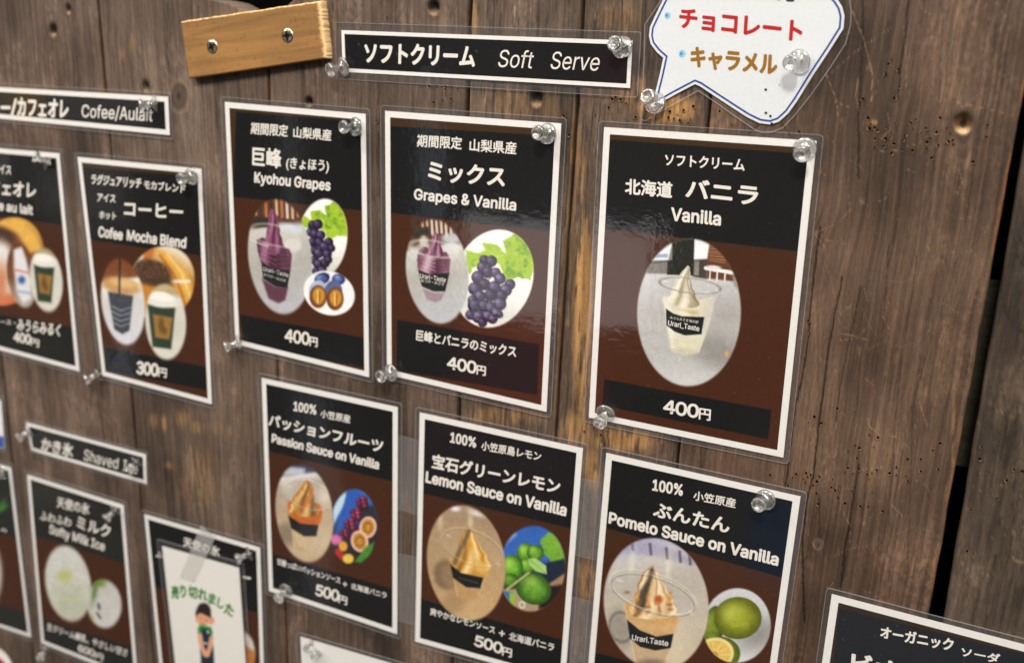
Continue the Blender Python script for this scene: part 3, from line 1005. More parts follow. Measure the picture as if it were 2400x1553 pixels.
for fr, p in HOLES:
    w = wall(*fp(fr, *p))
    edges = [f(w.z) for f in SEAMS]
    k = sum(w.x > e for e in edges)
    if w.x > GAP_L(w.z):
        if w.x < GAP_R(w.z):
            continue
        k = 7
    byp.setdefault(k, []).append(w)
for k, ws in byp.items():
    V, Fs, fm = [], [], []
    for w in ws:
        r = hr.uniform(.0003, .0007)
        a0 = hr.uniform(0, 6)
        b0 = len(V)
        for (rad, dx, dz, yy, mi) in ((r * 1.10, hr.uniform(-.0002, .0002), -r * .42, .00078, 1), (r, 0, 0, .00084, 0)):
            b0 = len(V)
            for i in range(9):
                a = a0 + i * math.tau / 9
                q = rad * hr.uniform(.75, 1.15)
                V.append((w.x + dx + q * math.cos(a), -yy, w.z + dz + q * 1.15 * math.sin(a)))
            V.append((w.x + dx, -yy, w.z + dz))
            for i in range(9):
                Fs.append((b0 + i, b0 + (i + 1) % 9, b0 + 9))
                fm.append(mi)
    o = mesh('pin_holes', V, Fs, None, wall_root, mats=[M_HOLE, M_RAW], fmat=fm)
    o.parent = PLANKS[k]
    o['kind'] = 'stuff'

# ------------------------------------------------------------------ pictures printed on the cards
WHITE = (236, 236, 232)
GREYS = [(0, (60, 52, 44)), (.22, (86, 70, 58)), (.27, (196, 194, 190)), (.5, (176, 174, 170)), (1, (200, 202, 206))]


def shelf(p, x0, x1, y0, y1, n=9, seed=1):
    r = random.Random(seed)
    p.poly([(x0, y0), (x1, y0), (x1, y1), (x0, y1)], (96, 56, 34), 3)
    for i in range(n):
        x = x0 + (x1 - x0) * (i + .5) / n
        p.line([(x, y0 + r.uniform(0, 20)), (x + 6, y1 - r.uniform(20, 50))], (x1 - x0) / n * .5, r.choice([(226, 190, 150), (205, 120, 70), (235, 225, 210), (60, 44, 36)]), 3, .85)


def leaf(p, pts, c=(168, 204, 40)):
    p.poly(pts, c, 1.5, 1, 7)
    cx, cy = sum(q[0] for q in pts) / len(pts), sum(q[1] for q in pts) / len(pts)
    m = 1 - sstep(-1.5, 1.5, p.sdpoly(pts))
    n = fbm(p.X / 14, p.Y / 14, 44, 3)
    p.c = p.c * (1 - (m * (.5 - n).clip(0) * (p.clip if p.clip is not None else 1))[..., None] * np.array((1.3, .8, .6)))
    for q in pts[::2]:
        p.line([(cx, cy), ((q[0] * 4 + cx) / 5, (q[1] * 4 + cy) / 5)], 4, (206, 232, 110), 2.5, .5)
        p.line([((q[0] + cx) / 2, (q[1] + cy) / 2), ((q[0] * 2 + cx) / 3 + 14, (q[1] * 2 + cy) / 3 - 14)], 3, (196, 226, 100), 2, .4)


def art_A(p):
    p.fr('s').poly([(553, 262), (870, 287), (870, 496), (545, 461)], BLACK, 1.6)
    p.poly([(562, 737), (870, 794), (870, 864), (572, 808)], BLACK, 1.6)
    p.fr('e')
    p.vgrad(758, 322, 172, 276, [(0, (248, 248, 244)), (.6, (240, 240, 236)), (1, (196, 196, 184))], 6, 2)
    leaf(p, [(575, 185), (640, 170), (680, 195), (672, 135), (740, 130), (790, 165), (772, 100), (830, 70), (900, 100), (935, 200), (930, 310), (860, 300), (800, 345), (770, 270), (700, 220), (660, 260), (620, 240)])
    r = random.Random(2)
    for (x, y, q) in [(690, 230, 34), (725, 225, 36), (672, 280, 30), (705, 290, 36), (745, 300, 34), (690, 345, 34), (735, 350, 34), (800, 350, 34), (770, 380, 36), (700, 405, 32), (730, 425, 36), (790, 430, 34),
                      (700, 470, 32), (728, 500, 34), (775, 490, 36), (800, 470, 28), (715, 550, 30), (755, 545, 34), (735, 585, 26), (820, 390, 28)]:
        p.ball(x, y, q, q, (52, 40, 74), (134, 116, 160), (22, 14, 36))
    p.vgrad(462, 450, 220, 398, [(0, (110, 66, 40)), (.20, (96, 70, 54)), (.25, (196, 196, 190)), (.55, (176, 174, 166)), (1, (186, 186, 196))], -6)
    shelf(p, 270, 600, 40, 200)
    p.poly([(250, 170), (420, 180), (420, 240), (250, 250)], (52, 44, 38), 4)
    p.ell(550, 370, 60, 45, (220, 222, 220), 0, 4, .8)
    p.ell(520, 250, 90, 30, (206, 220, 236), 10, 6, .8)
    p.poly([(250, 300), (320, 330), (360, 620), (400, 760), (500, 770), (540, 560), (600, 330), (540, 270), (330, 250)], (206, 202, 194), 4, .45)
    p.poly([(335, 600), (430, 655), (518, 665), (500, 750), (455, 772), (385, 742)], (96, 56, 74), 4)
    p.poly([(300, 330), (345, 316), (380, 350), (480, 380), (525, 395), (545, 440), (535, 548), (400, 530), (330, 485), (308, 410)], (104, 54, 80), 3)
    keep = p.clip
    p.clip = keep * (p.sdpoly([(300, 330), (345, 316), (380, 350), (480, 380), (525, 395), (545, 440), (535, 548), (400, 530), (330, 485), (308, 410)]) < 0)
    swirl(p, (430, 180), (425, 560), 175, (52, 22, 38), (92, 46, 70), (150, 98, 126), .6, .2, .45, 2.0, shade=.5)
    p.clip = keep
    swirl(p, (402, 116), (428, 372), 66, (70, 30, 54), (122, 60, 94), (172, 108, 142), 1.0, .25, .9, .6)
    for k in range(4):
        p.line([(312 + k * 8, 356 + k * 34), (370 + k * 10, 392 + k * 32), (440, 400 + k * 38)], 5, (186, 140, 164), 3, .55)
        p.line([(440, 410 + k * 36), (500, 420 + k * 30), (532, 430 + k * 26)], 6, (40, 18, 32), 4, .5)
    p.line([(252, 320), (300, 350), (380, 378)], 9, (226, 214, 206), 3, .8)
    p.ring(420, 300, 170, 70, 5, (214, 208, 200), 14, 3, .45)
    p.poly([(332, 478), (400, 530), (535, 545), (515, 668), (430, 655), (345, 600)], (28, 31, 33), 2)
    p.vgrad(805, 700, 182, 150, [(0, (232, 236, 244)), (.5, (240, 240, 240)), (1, (246, 244, 240))], 22, 2)
    p.ball(755, 600, 55, 40, (62, 80, 140), (170, 190, 226), (26, 32, 70), -20)
    p.ball(870, 605, 46, 38, (56, 74, 130), (150, 170, 210), (26, 32, 70), 10)
    p.ell(728, 690, 64, 78, (170, 186, 216), 0, 2)
    p.ell(835, 690, 62, 78, (88, 100, 150), 0, 2)
    for x, y in ((728, 725), (846, 740)):
        p.ell(x, y, 60, 80, (118, 58, 32), 0, 2)
        p.ell(x + 4, y - 6, 42, 58, (206, 148, 36), 0, 4)
        p.line([(x - 4, y - 45), (x - 2, y + 45)], 9, (240, 206, 130), 2, .9)
        p.line([(x + 14, y - 30), (x + 10, y + 30)], 8, (150, 60, 30), 2, .8)


def art_B(p):
    p.fr('s').poly([(905, 295.5), (1320, 320), (1310, 545), (905, 498)], BLACK, 1.6)
    p.poly([(930.6, 749), (1264, 806), (1260, 924.5), (929, 867)], BLACK, 1.6)
    p.fr('e')
    p.vgrad(1945, 600, 272, 346, [(0, (252, 250, 244)), (.6, (244, 242, 236)), (.8, (216, 216, 210)), (1, (236, 234, 228))], 18, 2)
    leaf(p, [(1750, 400), (1830, 425), (1890, 405), (1870, 355), (1930, 355), (1975, 370), (2030, 430), (2010, 340), (2080, 290), (2170, 310), (2215, 400), (2235, 480), (2200, 610), (2110, 590), (2030, 615), (1985, 500),
             (1900, 460), (1850, 490), (1800, 530), (1780, 580), (1760, 500)])
    for (x, y, q) in [(1880, 470, 34), (1930, 480, 40), (1865, 520, 36), (1905, 555, 42), (1835, 590, 44), (1960, 560, 36), (1990, 600, 40), (2060, 640, 38), (2030, 680, 44), (1880, 640, 42), (1815, 670, 46), (1950, 660, 44),
                      (2000, 720, 42), (1850, 720, 40), (1925, 715, 44), (1800, 750, 34), (1812, 785, 46), (1880, 790, 44), (1990, 775, 46), (1925, 800, 40), (1965, 840, 40), (1785, 850, 36), (1840, 865, 44), (1905, 860, 40),
                      (1870, 905, 32), (1940, 880, 34), (1990, 850, 24)]:
        p.ball(x, y, q, q, (66, 55, 92), (164, 150, 186), (26, 19, 42))
    p.line([(1880, 640), (1975, 545)], 10, (92, 78, 60), 2, .7)
    p.vgrad(1553, 552, 216, 362, [(0, (110, 66, 40)), (.22, (96, 70, 54)), (.28, (206, 206, 202)), (.55, (180, 178, 172)), (1, (190, 194, 202))], -7)
    shelf(p, 1400, 1660, 190, 330, 8, 4)
    p.poly([(1380, 250), (1500, 240), (1500, 300), (1380, 320)], (52, 48, 36), 4)
    p.ell(1650, 390, 56, 40, (226, 228, 226), 0, 4, .8)
    p.ell(1650, 320, 70, 34, (210, 220, 232), 0, 5, .8)
    p.ell(1460, 345, 30, 40, (222, 220, 214), 0, 5, .8)
    p.poly([(1372, 390), (1425, 540), (1450, 700), (1500, 750), (1590, 740), (1640, 560), (1690, 440), (1640, 370), (1440, 350)], (210, 208, 204), 4, .45)
    p.poly([(1425, 405), (1460, 380), (1520, 400), (1620, 420), (1645, 470), (1636, 565), (1500, 575), (1420, 540), (1412, 470)], (142, 94, 116), 3)
    keep = p.clip
    p.clip = keep * (p.sdpoly([(1425, 405), (1460, 380), (1520, 400), (1620, 420), (1645, 470), (1636, 565), (1500, 575), (1420, 540), (1412, 470)]) < 0)
    swirl(p, (1545, 260), (1530, 600), 170, (74, 38, 58), (126, 80, 102), (200, 168, 178), .6, .2, .45, 1.0, shade=.4)
    p.clip = keep
    swirl(p, (1534, 274), (1545, 420), 56, (78, 40, 62), (134, 82, 108), (198, 150, 170), 1.0, .2, .9, .4)
    for k in range(4):
        p.line([(1428 + k * 8, 420 + k * 30), (1470 + k * 12, 455 + k * 26), (1540, 470 + k * 26)], 6, (216, 188, 198), 3, .6)
        p.line([(1545, 480 + k * 22), (1600, 470 + k * 24), (1636, 480 + k * 20)], 6, (70, 36, 56), 4, .45)
    p.ring(1530, 395, 170, 55, 6, (222, 218, 212), 9, 3, .5)
    p.poly([(1420, 540), (1500, 570), (1640, 560), (1610, 690), (1530, 690), (1445, 655)], (34, 38, 38), 1.6)
    p.poly([(1450, 668), (1530, 700), (1604, 700), (1580, 748), (1540, 765), (1480, 742)], (140, 96, 116), 3, .6)


def art_C(p):
    p.fr('s').poly([(1405, 325.5), (1930, 364), (1895, 592), (1405, 535)], BLACK, 1.6)
    p.poly([(1416, 888), (1808, 960), (1800.5, 1028.5), (1412, 950)], BLACK, 1.6)
    p.fr('g')
    p.vgrad(1228, 688, 360, 510, [(0, (150, 150, 148)), (.2, (120, 112, 100)), (.235, (206, 208, 212)), (.5, (182, 180, 178)), (.8, (186, 186, 184)), (1, (204, 206, 206))], 1, 3)
    p.poly([(930, 180), (1115, 180), (1085, 325), (900, 330)], (232, 238, 244), 2)
    p.poly([(930, 290), (1080, 280), (1080, 305), (930, 310)], (130, 150, 190), 3, .8)
    p.poly([(900, 330), (1085, 325), (1080, 420), (880, 415)], (128, 124, 118), 3)
    p.line([(950, 345), (1085, 335)], 10, (80, 76, 72), 2, .8)
    p.poly([(1112, 170), (1268, 170), (1262, 432), (1075, 425), (1080, 330), (1112, 320)], (36, 38, 32), 2)
    p.poly([(1268, 170), (1375, 180), (1368, 325), (1262, 325)], (236, 240, 242), 2)
    p.poly([(1375, 180), (1620, 200), (1620, 480), (1350, 450), (1355, 320)], (104, 60, 38), 3)
    for i in range(7):
        p.line([(1372, 230 + i * 16), (1480, 240 + i * 17)], 6, (196, 140, 96), 2, .8)
    p.poly([(1262, 322), (1355, 315), (1350, 455), (1255, 440)], (70, 64, 58), 3)
    p.poly([(1268, 330), (1300, 330), (1296, 430), (1262, 430)], (170, 164, 158), 2, .7)
    p.line([(1345, 380), (1530, 412)], 26, (236, 234, 230), 2)
    p.ell(1400, 375, 50, 14, (220, 220, 216), 5, 2)
    for x in (1375, 1425, 1480):
        p.line([(x, 400), (x - 4, 470)], 10, (226, 224, 220), 2)
    p.poly([(1530, 430), (1620, 440), (1620, 560), (1540, 500)], (150, 144, 140), 5)
    p.fr('g').ell(1420, 960, 190, 110, (128, 124, 118), 20, 28, .6)
    p.ell(1480, 700, 120, 160, (160, 156, 152), 10, 30, .4)
    # the cup
    p.ell(1238, 500, 216, 56, (196, 195, 192), 7, 2, .45)
    p.poly([(1020, 515), (1042, 575), (1120, 590), (1300, 610), (1415, 570), (1452, 545), (1400, 640), (1330, 880), (1310, 700), (1060, 660)], (206, 206, 202), 4, .35)
    p.poly([(1045, 572), (1120, 575), (1300, 600), (1400, 575), (1385, 700), (1335, 870), (1300, 965), (1205, 985), (1110, 960), (1078, 800), (1060, 680)], (222, 217, 196), 2.5, .95)
    p.poly([(1345, 600), (1425, 570), (1385, 720), (1335, 860), (1318, 700)], (200, 197, 186), 6, .7)
    p.poly([(1050, 590), (1090, 600), (1110, 700), (1130, 940), (1100, 930), (1072, 760)], (236, 233, 222), 6, .6)
    p.ell(1215, 630, 120, 40, (214, 206, 176), 4, 8, .8)
    p.poly([(1150, 640), (1290, 630), (1290, 700), (1190, 690)], (212, 198, 150), 8, .7)
    p.ell(1225, 655, 62, 24, (232, 224, 192), 8, 4, .9)
    p.ell(1250, 684, 44, 15, (186, 170, 120), 8, 5, .7)
    p.ell(1190, 690, 30, 12, (240, 234, 210), 8, 4, .8)
    swirl(p, (1216, 360), (1185, 600), 108, (150, 138, 108), (214, 206, 180), (240, 236, 222), 1.25, .16, .75, 2.2, shade=.75)
    p.line([(1232, 392), (1218, 470), (1232, 540), (1268, 600)], 8, (140, 126, 96), 4, .6)
    for i in range(5):
        p.line([(1090 + i * 5, 870 + i * 22), (1200, 895 + i * 22), (1318 - i * 6, 872 + i * 22)], 5, (206, 198, 160), 3, .7)
    p.poly([(1170, 900), (1270, 900), (1262, 930), (1180, 930)], (232, 222, 168), 5, .6)
    p.ell(1205, 962, 90, 24, (186, 180, 160), 4, 5, .5)
    p.poly([(1068, 660), (1120, 695), (1180, 714), (1335, 718), (1315, 838), (1200, 846), (1130, 820), (1072, 775)], (26, 29, 30), 1.4)
    rimline(p, 1236, 497, 216, 52, 7, a=.6)
    p.ring(1236, 497, 216, 52, 3, (110, 102, 96), 7, 1.2, .3)
    p.line([(1022, 520), (1050, 580)], 6, (190, 188, 184), 2, .6)
    p.line([(1448, 550), (1405, 640)], 6, (160, 156, 150), 2, .6)
    p.ell(1490, 972, 12, 15, (236, 176, 70), 0, 4, .9)
    p.mott(8, 3, 5)


def art_D(p):
    p.fr('s').poly([(600, 870), (940, 945), (925, 1129), (618, 1053)], BLACK, 2)
    p.poly([(620, 1292), (935, 1384), (940, 1500), (620, 1400)], BLACK, 2)
    p.fr('i')
    p.vgrad(595, 715, 145, 232, [(0, (60, 110, 190)), (.35, (44, 100, 190)), (.6, (60, 50, 70)), (1, (40, 30, 24))], 2, 3)
    p.poly([(470, 520), (550, 485), (545, 560), (500, 640), (470, 700)], (190, 216, 236), 4)
    p.poly([(560, 480), (620, 490), (660, 520), (620, 560), (560, 650), (500, 780), (470, 800)], (40, 92, 190), 4)
    for i in range(11):
        x, y = 655 - i * 12 + (i % 3) * 16, 545 + i * 22
        p.ball(x, y, 24, 22, (122, 30, 62), (214, 120, 150), (64, 12, 34))
        p.ball(x - 30, y + 10, 18, 18, (110, 26, 70), (190, 90, 130), (60, 12, 34))
    p.poly([(640, 600), (760, 560), (760, 800), (640, 900), (590, 860)], (46, 34, 28), 6, .8)
    p.ell(485, 790, 40, 30, (222, 110, 170), 10, 5)
    for x, y, a in ((680, 715, 10), (630, 800, -15)):
        p.ell(x, y, 52, 66, (240, 190, 184), a, 2)
        p.ell(x, y, 40, 53, (206, 146, 50), a, 2)
        for j in range(10):
            t = j * .63
            p.ell(x + 22 * math.cos(t), y + 30 * math.sin(t), 6, 8, (120, 84, 40), 0, 1.5, .8)
    p.poly([(600, 925), (660, 840), (720, 800), (700, 880), (640, 930)], (70, 140, 50), 4)
    p.ell(500, 880, 30, 34, (196, 40, 40), 0, 3)
    p.ell(530, 830, 26, 30, (236, 170, 50), 0, 3)
    p.ell(560, 905, 34, 30, (238, 196, 70), 0, 3)
    p.vgrad(295, 628, 172, 300, [(0, (60, 64, 96)), (.09, (110, 110, 130)), (.12, (226, 222, 222)), (.2, (176, 164, 148)), (.5, (190, 164, 132)), (.8, (206, 184, 150)), (1, (196, 170, 134))], -8, 3)
    p.poly([(180, 280), (400, 300), (400, 380), (300, 370), (160, 330)], (48, 46, 64), 6, .8)
    p.poly([(110, 330), (300, 355), (290, 400), (110, 385)], (210, 216, 230), 6, .8)
    p.ell(190, 760, 60, 70, (116, 100, 84), -20, 14, .7)
    p.ell(315, 510, 158, 92, (196, 190, 182), 20, 6, .35)
    p.ell(190, 440, 40, 60, (214, 208, 200), 0, 12, .6)
    p.ell(420, 520, 34, 50, (232, 222, 206), 0, 12, .6)
    cupbody(p, (302, 590, 108, 30, 12), (292, 830, 58, 26), (196, 162, 112), (226, 210, 180), .9)
    p.poly([(192, 560), (250, 540), (380, 570), (408, 610), (392, 690), (330, 720), (240, 690), (200, 640)], (200, 98, 30), 4)
    p.mott(50, 4, 12, (p.sdpoly([(192, 560), (250, 540), (380, 570), (408, 610), (392, 690), (240, 690)]) < 0) * 1.0)
    swirl(p, (300, 424), (296, 610), 88, (104, 72, 40), (190, 138, 60), (238, 200, 126), .9, .2, 1.0, 1.0, sauce=(196, 104, 34))
    p.line([(330, 440), (352, 480), (345, 520), (320, 560)], 9, (190, 152, 84), 3, .7)
    p.poly([(195, 640), (270, 690), (382, 700), (368, 768), (290, 768), (215, 720)], (28, 28, 28), 1.8)
    rimline(p, 318, 515, 150, 84, 20, a=.35)
    p.poly([(225, 730), (300, 775), (365, 772), (345, 860), (260, 830)], (206, 186, 150), 4, .8)
    p.clip = None


def art_E(p):
    p.fr('s').poly([(975, 955), (1375, 1045), (1355, 1242), (975, 1151)], BLACK, 2)
    p.poly([(975, 1398), (1345, 1507), (1345, 1620), (975, 1620)], BLACK, 2)
    p.fr('i')
    p.vgrad(1680, 965, 200, 260, [(0, (44, 96, 190)), (.35, (50, 104, 196)), (.6, (40, 60, 40)), (1, (120, 96, 70))], 5, 3)
    p.poly([(1460, 780), (1560, 700), (1580, 760), (1510, 820)], (206, 216, 230), 8, .9)
    p.poly([(1790, 740), (1900, 800), (1900, 930), (1800, 930), (1740, 850), (1730, 790)], (120, 180, 50), 3, 1, 12)
    p.mott(46, 2.5, 3, (p.sdpoly([(1790, 740), (1900, 800), (1900, 930), (1800, 930), (1740, 850)]) < 0) * 1.0)
    p.poly([(1770, 930), (1900, 900), (1900, 1010), (1800, 1080), (1740, 1000)], (28, 38, 60), 4)
    p.poly([(1780, 1060), (1900, 980), (1880, 1060), (1800, 1110)], (170, 130, 96), 4)
    p.poly([(1500, 1090), (1640, 1090), (1760, 1180), (1700, 1240), (1500, 1230)], (176, 150, 120), 4)
    p.poly([(1500, 1100), (1560, 1110), (1550, 1220), (1500, 1210)], (60, 110, 170), 3)
    p.poly([(1545, 1110), (1580, 1115), (1570, 1220), (1540, 1215)], (150, 190, 60), 2)
    p.ring(1620, 1185, 16, 18, 7, (220, 216, 206), 0, 1.5, .8)
    p.poly([(1740, 1080), (1880, 1060), (1860, 1180), (1720, 1210)], (34, 26, 22), 5)
    for x, y, rx, ry, a in ((1640, 870, 52, 62, 0), (1700, 870, 52, 50, 0), (1650, 950, 50, 50, 0), (1560, 960, 66, 80, 0), (1690, 1090, 110, 92, 25), (1550, 1040, 50, 46, 0)):
        p.ball(x, y, rx, ry, (96, 158, 38), (176, 214, 90), (44, 90, 22), a)
    p.poly([(1655, 905), (1700, 900), (1765, 950), (1770, 1000), (1700, 980), (1660, 940)], (166, 206, 110), 2)
    p.line([(1660, 905), (1765, 995)], 5, (110, 160, 70), 2, .8)
    p.line([(1660, 990), (1530, 1090)], 12, (196, 190, 130), 2, .9)
    p.vgrad(1280, 930, 236, 352, [(0, (176, 150, 124)), (.1, (170, 142, 112)), (.5, (182, 152, 112)), (.8, (196, 160, 112)), (1, (206, 172, 120))], -8, 3)
    p.ell(1215, 600, 26, 14, (236, 234, 244), 0, 5)
    p.ell(1340, 630, 40, 14, (226, 224, 234), 20, 6, .9)
    p.ell(1120, 670, 12, 40, (236, 214, 170), 0, 8, .7)
    p.ell(1305, 675, 10, 40, (240, 224, 180), 0, 8, .8)
    p.ell(1160, 1000, 76, 92, (120, 96, 70), -14, 8, .85)
    p.ell(1175, 1010, 50, 66, (156, 128, 92), -14, 8, .8)
    p.poly([(1210, 1060), (1320, 1120), (1200, 1260), (1110, 1190)], (160, 128, 88), 12, .6)
    p.ell(1315, 830, 196, 104, (196, 168, 128), 20, 6, .35)
    cupbody(p, (1300, 930, 122, 40, 14), (1290, 1130, 64, 26), (196, 152, 92), (226, 204, 160), .9)
    p.ell(1300, 960, 118, 56, (206, 152, 62), 14, 6)
    swirl(p, (1300, 712), (1305, 950), 112, (96, 74, 52), (204, 154, 68), (246, 212, 136), .9, .12, .75, 3.6, sauce=(214, 150, 50), shade=-.35)
    p.line([(1296, 735), (1268, 800), (1240, 860), (1212, 930)], 30, (108, 86, 62), 8, .8)
    p.line([(1312, 760), (1330, 830), (1356, 910)], 12, (250, 218, 150), 5, .7)
    p.ell(1375, 955, 44, 34, (232, 186, 96), 10, 8, .8)
    p.poly([(1182, 935), (1250, 990), (1385, 1020), (1366, 1085), (1280, 1078), (1200, 1020)], (28, 28, 28), 1.8)
    p.line([(1240, 1020), (1350, 1052)], 7, (120, 112, 100), 4, .5)
    rimline(p, 1315, 832, 194, 100, 22, lite=(226, 206, 166), dark=(136, 110, 80), a=.4)
    p.poly([(1205, 1030), (1280, 1082), (1366, 1090), (1345, 1150), (1240, 1120)], (186, 150, 100), 5, .7)
    p.clip = None


def art_F(p):
    p.fr('s').poly([(1405, 1050), (1890, 1160), (1870, 1363), (1405, 1232)], BLACK, 1.6)
    p.poly([(1390, 1526), (1840, 1640), (1820, 1800), (1380, 1800)], BLACK, 1.6)
    p.fr('j')
    p.vgrad(1110, 1310, 205, 226, [(0, (206, 208, 212)), (.5, (190, 192, 194)), (1, (216, 216, 216))], 5, 2.5)
    p.ell(1240, 1370, 110, 80, (128, 126, 120), -20, 30, .7)
    p.ball(960, 1340, 66, 150, (104, 124, 28), (150, 170, 50), (62, 74, 16), 10)
    p.ball(1115, 1265, 145, 128, (150, 160, 30), (196, 204, 80), (92, 98, 16), 0, -.3, -.35)
    p.mott(16, 2.2, 8, p.ellmask(1115, 1265, 140, 124)[0])
    p.ball(1000, 1480, 130, 104, (150, 164, 40), (190, 200, 80), (90, 104, 20), 0)
    p.ell(975, 1482, 116, 98, (238, 222, 150), -8, 2)
    p.ell(975, 1484, 98, 82, (226, 190, 84), -8, 3)
    for j in range(11):
        t = j * math.tau / 11
        p.line([(975, 1488), (975 + 92 * math.cos(t), 1488 + 76 * math.sin(t))], 5, (244, 226, 160), 2, .8)
    p.ell(970, 1490, 24, 20, (176, 120, 60), 0, 4)
    p.vgrad(618, 1180, 318, 402, [(0, (176, 172, 196)), (.08, (190, 188, 206)), (.16, (200, 196, 192)), (.35, (186, 178, 166)), (.7, (196, 186, 168)), (1, (190, 176, 150))], -8, 3)
    p.poly([(380, 830), (560, 800), (860, 900), (860, 950), (600, 880), (360, 880)], (150, 146, 178), 10, .5)
    for x in (470, 580, 680, 760, 820):
        p.line([(x, 790 + (x - 470) * .25), (x + 6, 850 + (x - 470) * .25)], 18, (70, 66, 96), 5, .7)
    p.ell(470, 930, 12, 60, (244, 236, 216), 8, 10, .6)
    p.ell(690, 960, 12, 60, (246, 238, 216), 4, 10, .6)
    p.ell(740, 1480, 90, 140, (236, 220, 186), 0, 40, .5)
    p.ell(400, 1330, 70, 120, (140, 132, 124), -10, 12, .7)
    p.ring(405, 1320, 70, 90, 8, (96, 90, 86), -10, 3, .5)
    p.ell(600, 1110, 262, 112, (186, 180, 170), 16, 3, .40)
    p.poly([(350, 1060), (420, 1170), (450, 1300), (700, 1320), (780, 1240), (850, 1180), (700, 1250), (500, 1200)], (206, 196, 180), 10, .45)
    cupbody(p, (590, 1235, 168, 44, 14), (585, 1530, 92, 30), (206, 164, 108), (232, 218, 190), .92)
    p.ell(590, 1230, 166, 60, (212, 164, 92), 12, 6)
    p.mott(44, 4, 14, p.ellmask(590, 1230, 160, 66, 12)[0])
    swirl(p, (600, 950), (588, 1215), 140, (86, 62, 48), (214, 176, 118), (244, 222, 180), .85, .14, .7, 3.5, shade=-.45)
    p.poly([(598, 952), (606, 985), (584, 1060), (560, 1130), (548, 1210), (490, 1200), (520, 1100), (568, 1030), (578, 968)], (74, 60, 54), 5, .92)
    p.line([(606, 975), (622, 1060), (612, 1180)], 10, (150, 108, 70), 6, .6)
    for i in range(26):
        x, y = 440 + (i * 67) % 270, 1110 + (i * 41) % 130
        p.ell(x, y, 14, 8, (206, 130, 48) if i % 3 else (132, 76, 32), i * 30, 4, .7)
    p.ell(632, 1152, 24, 20, (182, 70, 34), 0, 6, .9)
    p.ell(628, 1176, 16, 12, (206, 120, 60), 0, 5, .8)
    p.poly([(432, 1250), (560, 1310), (745, 1300), (735, 1360), (560, 1340), (440, 1290)], (216, 172, 112), 6, .8)
    p.poly([(440, 1275), (520, 1340), (620, 1378), (724, 1360), (706, 1448), (610, 1462), (520, 1440), (458, 1390)], (28, 29, 32), 1.8)
    p.poly([(470, 1400), (520, 1445), (620, 1470), (700, 1455), (650, 1540), (530, 1535), (490, 1480)], (196, 170, 134), 4)
    p.ell(585, 1545, 80, 30, (110, 96, 84), 0, 8, .8)
    rimline(p, 598, 1118, 268, 108, 18, a=.6)
    rimline(p, 598, 1106, 274, 112, 18, a=.35)
    p.clip = None


def art_G(p):
    p.fr('s').poly([(1966, 1424), (2420, 1538), (2420, 1800), (1930, 1800)], (30, 33, 38), 1.8)


def cup_paper(p, x, y, w, h, rot=0):
    """green takeaway cup with a white lid, blurred picture"""
    p.poly([(x - w * .42, y - h * .25), (x + w * .42, y - h * .18), (x + w * .30, y + h * .5), (x - w * .26, y + h * .46)], (46, 62, 44), 3)
    p.poly([(x - w * .26, y - h * .08), (x + w * .34, y - h * .02), (x + w * .24, y + h * .34), (x - w * .18, y + h * .30)], (160, 116, 50), 4)
    p.ell(x, y + h * .1, w * .09, h * .12, (86, 62, 32), 0, 4, .7)
    p.ell(x + w * .1, y + h * .2, w * .08, h * .06, (86, 62, 32), 0, 4, .6)
    p.ell(x - w * .02, y - h * .30, w * .50, h * .11, (226, 224, 216), 8, 3)
    p.ell(x - w * .04, y - h * .37, w * .42, h * .08, (240, 238, 230), 8, 3)


def art_H(p):
    p.fr('s').poly([(195, 392), (480, 416), (480, 601), (200, 561)], BLACK, 2)
    p.poly([(243, 812), (500, 863), (500, 917), (250, 868)], BLACK, 2)
    p.fr('d')
    p.vgrad(1120, 632, 222, 262, [(0, (236, 226, 206)), (.3, (196, 140, 60)), (.6, (200, 130, 40)), (1, (196, 124, 44))], 22, 3)
    p.poly([(880, 400), (1010, 370), (990, 500), (920, 540), (880, 480)], (236, 236, 234), 4)
    p.poly([(1000, 380), (1080, 385), (1050, 470), (990, 480)], (196, 112, 40), 6)
    p.poly([(1060, 380), (1180, 430), (1300, 560), (1360, 760), (1320, 900), (1230, 700), (1200, 600), (1120, 470)], (226, 170, 66), 6)
    p.line([(1110, 440), (1200, 560), (1260, 700), (1300, 840)], 18, (176, 92, 30), 8, .8)
    p.line([(1160, 430), (1260, 560), (1320, 740)], 20, (246, 214, 140), 8, .7)
    p.ell(1050, 560, 140, 90, (84, 56, 38), 15, 6)
    p.mott(120, 1.8, 5, p.ellmask(1050, 560, 135, 84, 15)[0])
    p.line([(1190, 620), (1310, 620)], 22, (240, 232, 214), 6, .9)
    p.poly([(1000, 600), (1200, 600), (1190, 650), (1080, 640)], (60, 46, 32), 8, .7)
    p.vgrad(855, 760, 148, 300, [(0, (126, 66, 30)), (.22, (130, 74, 36)), (.26, (236, 230, 220)), (.5, (206, 206, 204)), (1, (210, 212, 220))], -7, 3)
    p.ell(840, 650, 130, 60, (196, 140, 70), 12, 5, .9)
    p.ell(860, 630, 100, 30, (226, 186, 120), 12, 6, .8)
    p.poly([(750, 690), (925, 720), (900, 960), (850, 985), (795, 950)], (48, 52, 60), 3)
    for i in range(4):
        p.line([(778, 790 + i * 36), (840, 822 + i * 36), (910, 800 + i * 36)], 7, (176, 182, 190), 3, .8)
    p.line([(832, 470), (830, 700)], 14, (36, 34, 36), 3)
    p.vgrad(1150, 900, 140, 262, [(0, (196, 180, 140)), (.14, (180, 166, 124)), (.2, (216, 214, 204)), (.6, (206, 204, 190)), (1, (216, 214, 200))], -3, 3)
    cup_paper(p, 1120, 880, 230, 420)
    p.clip = None


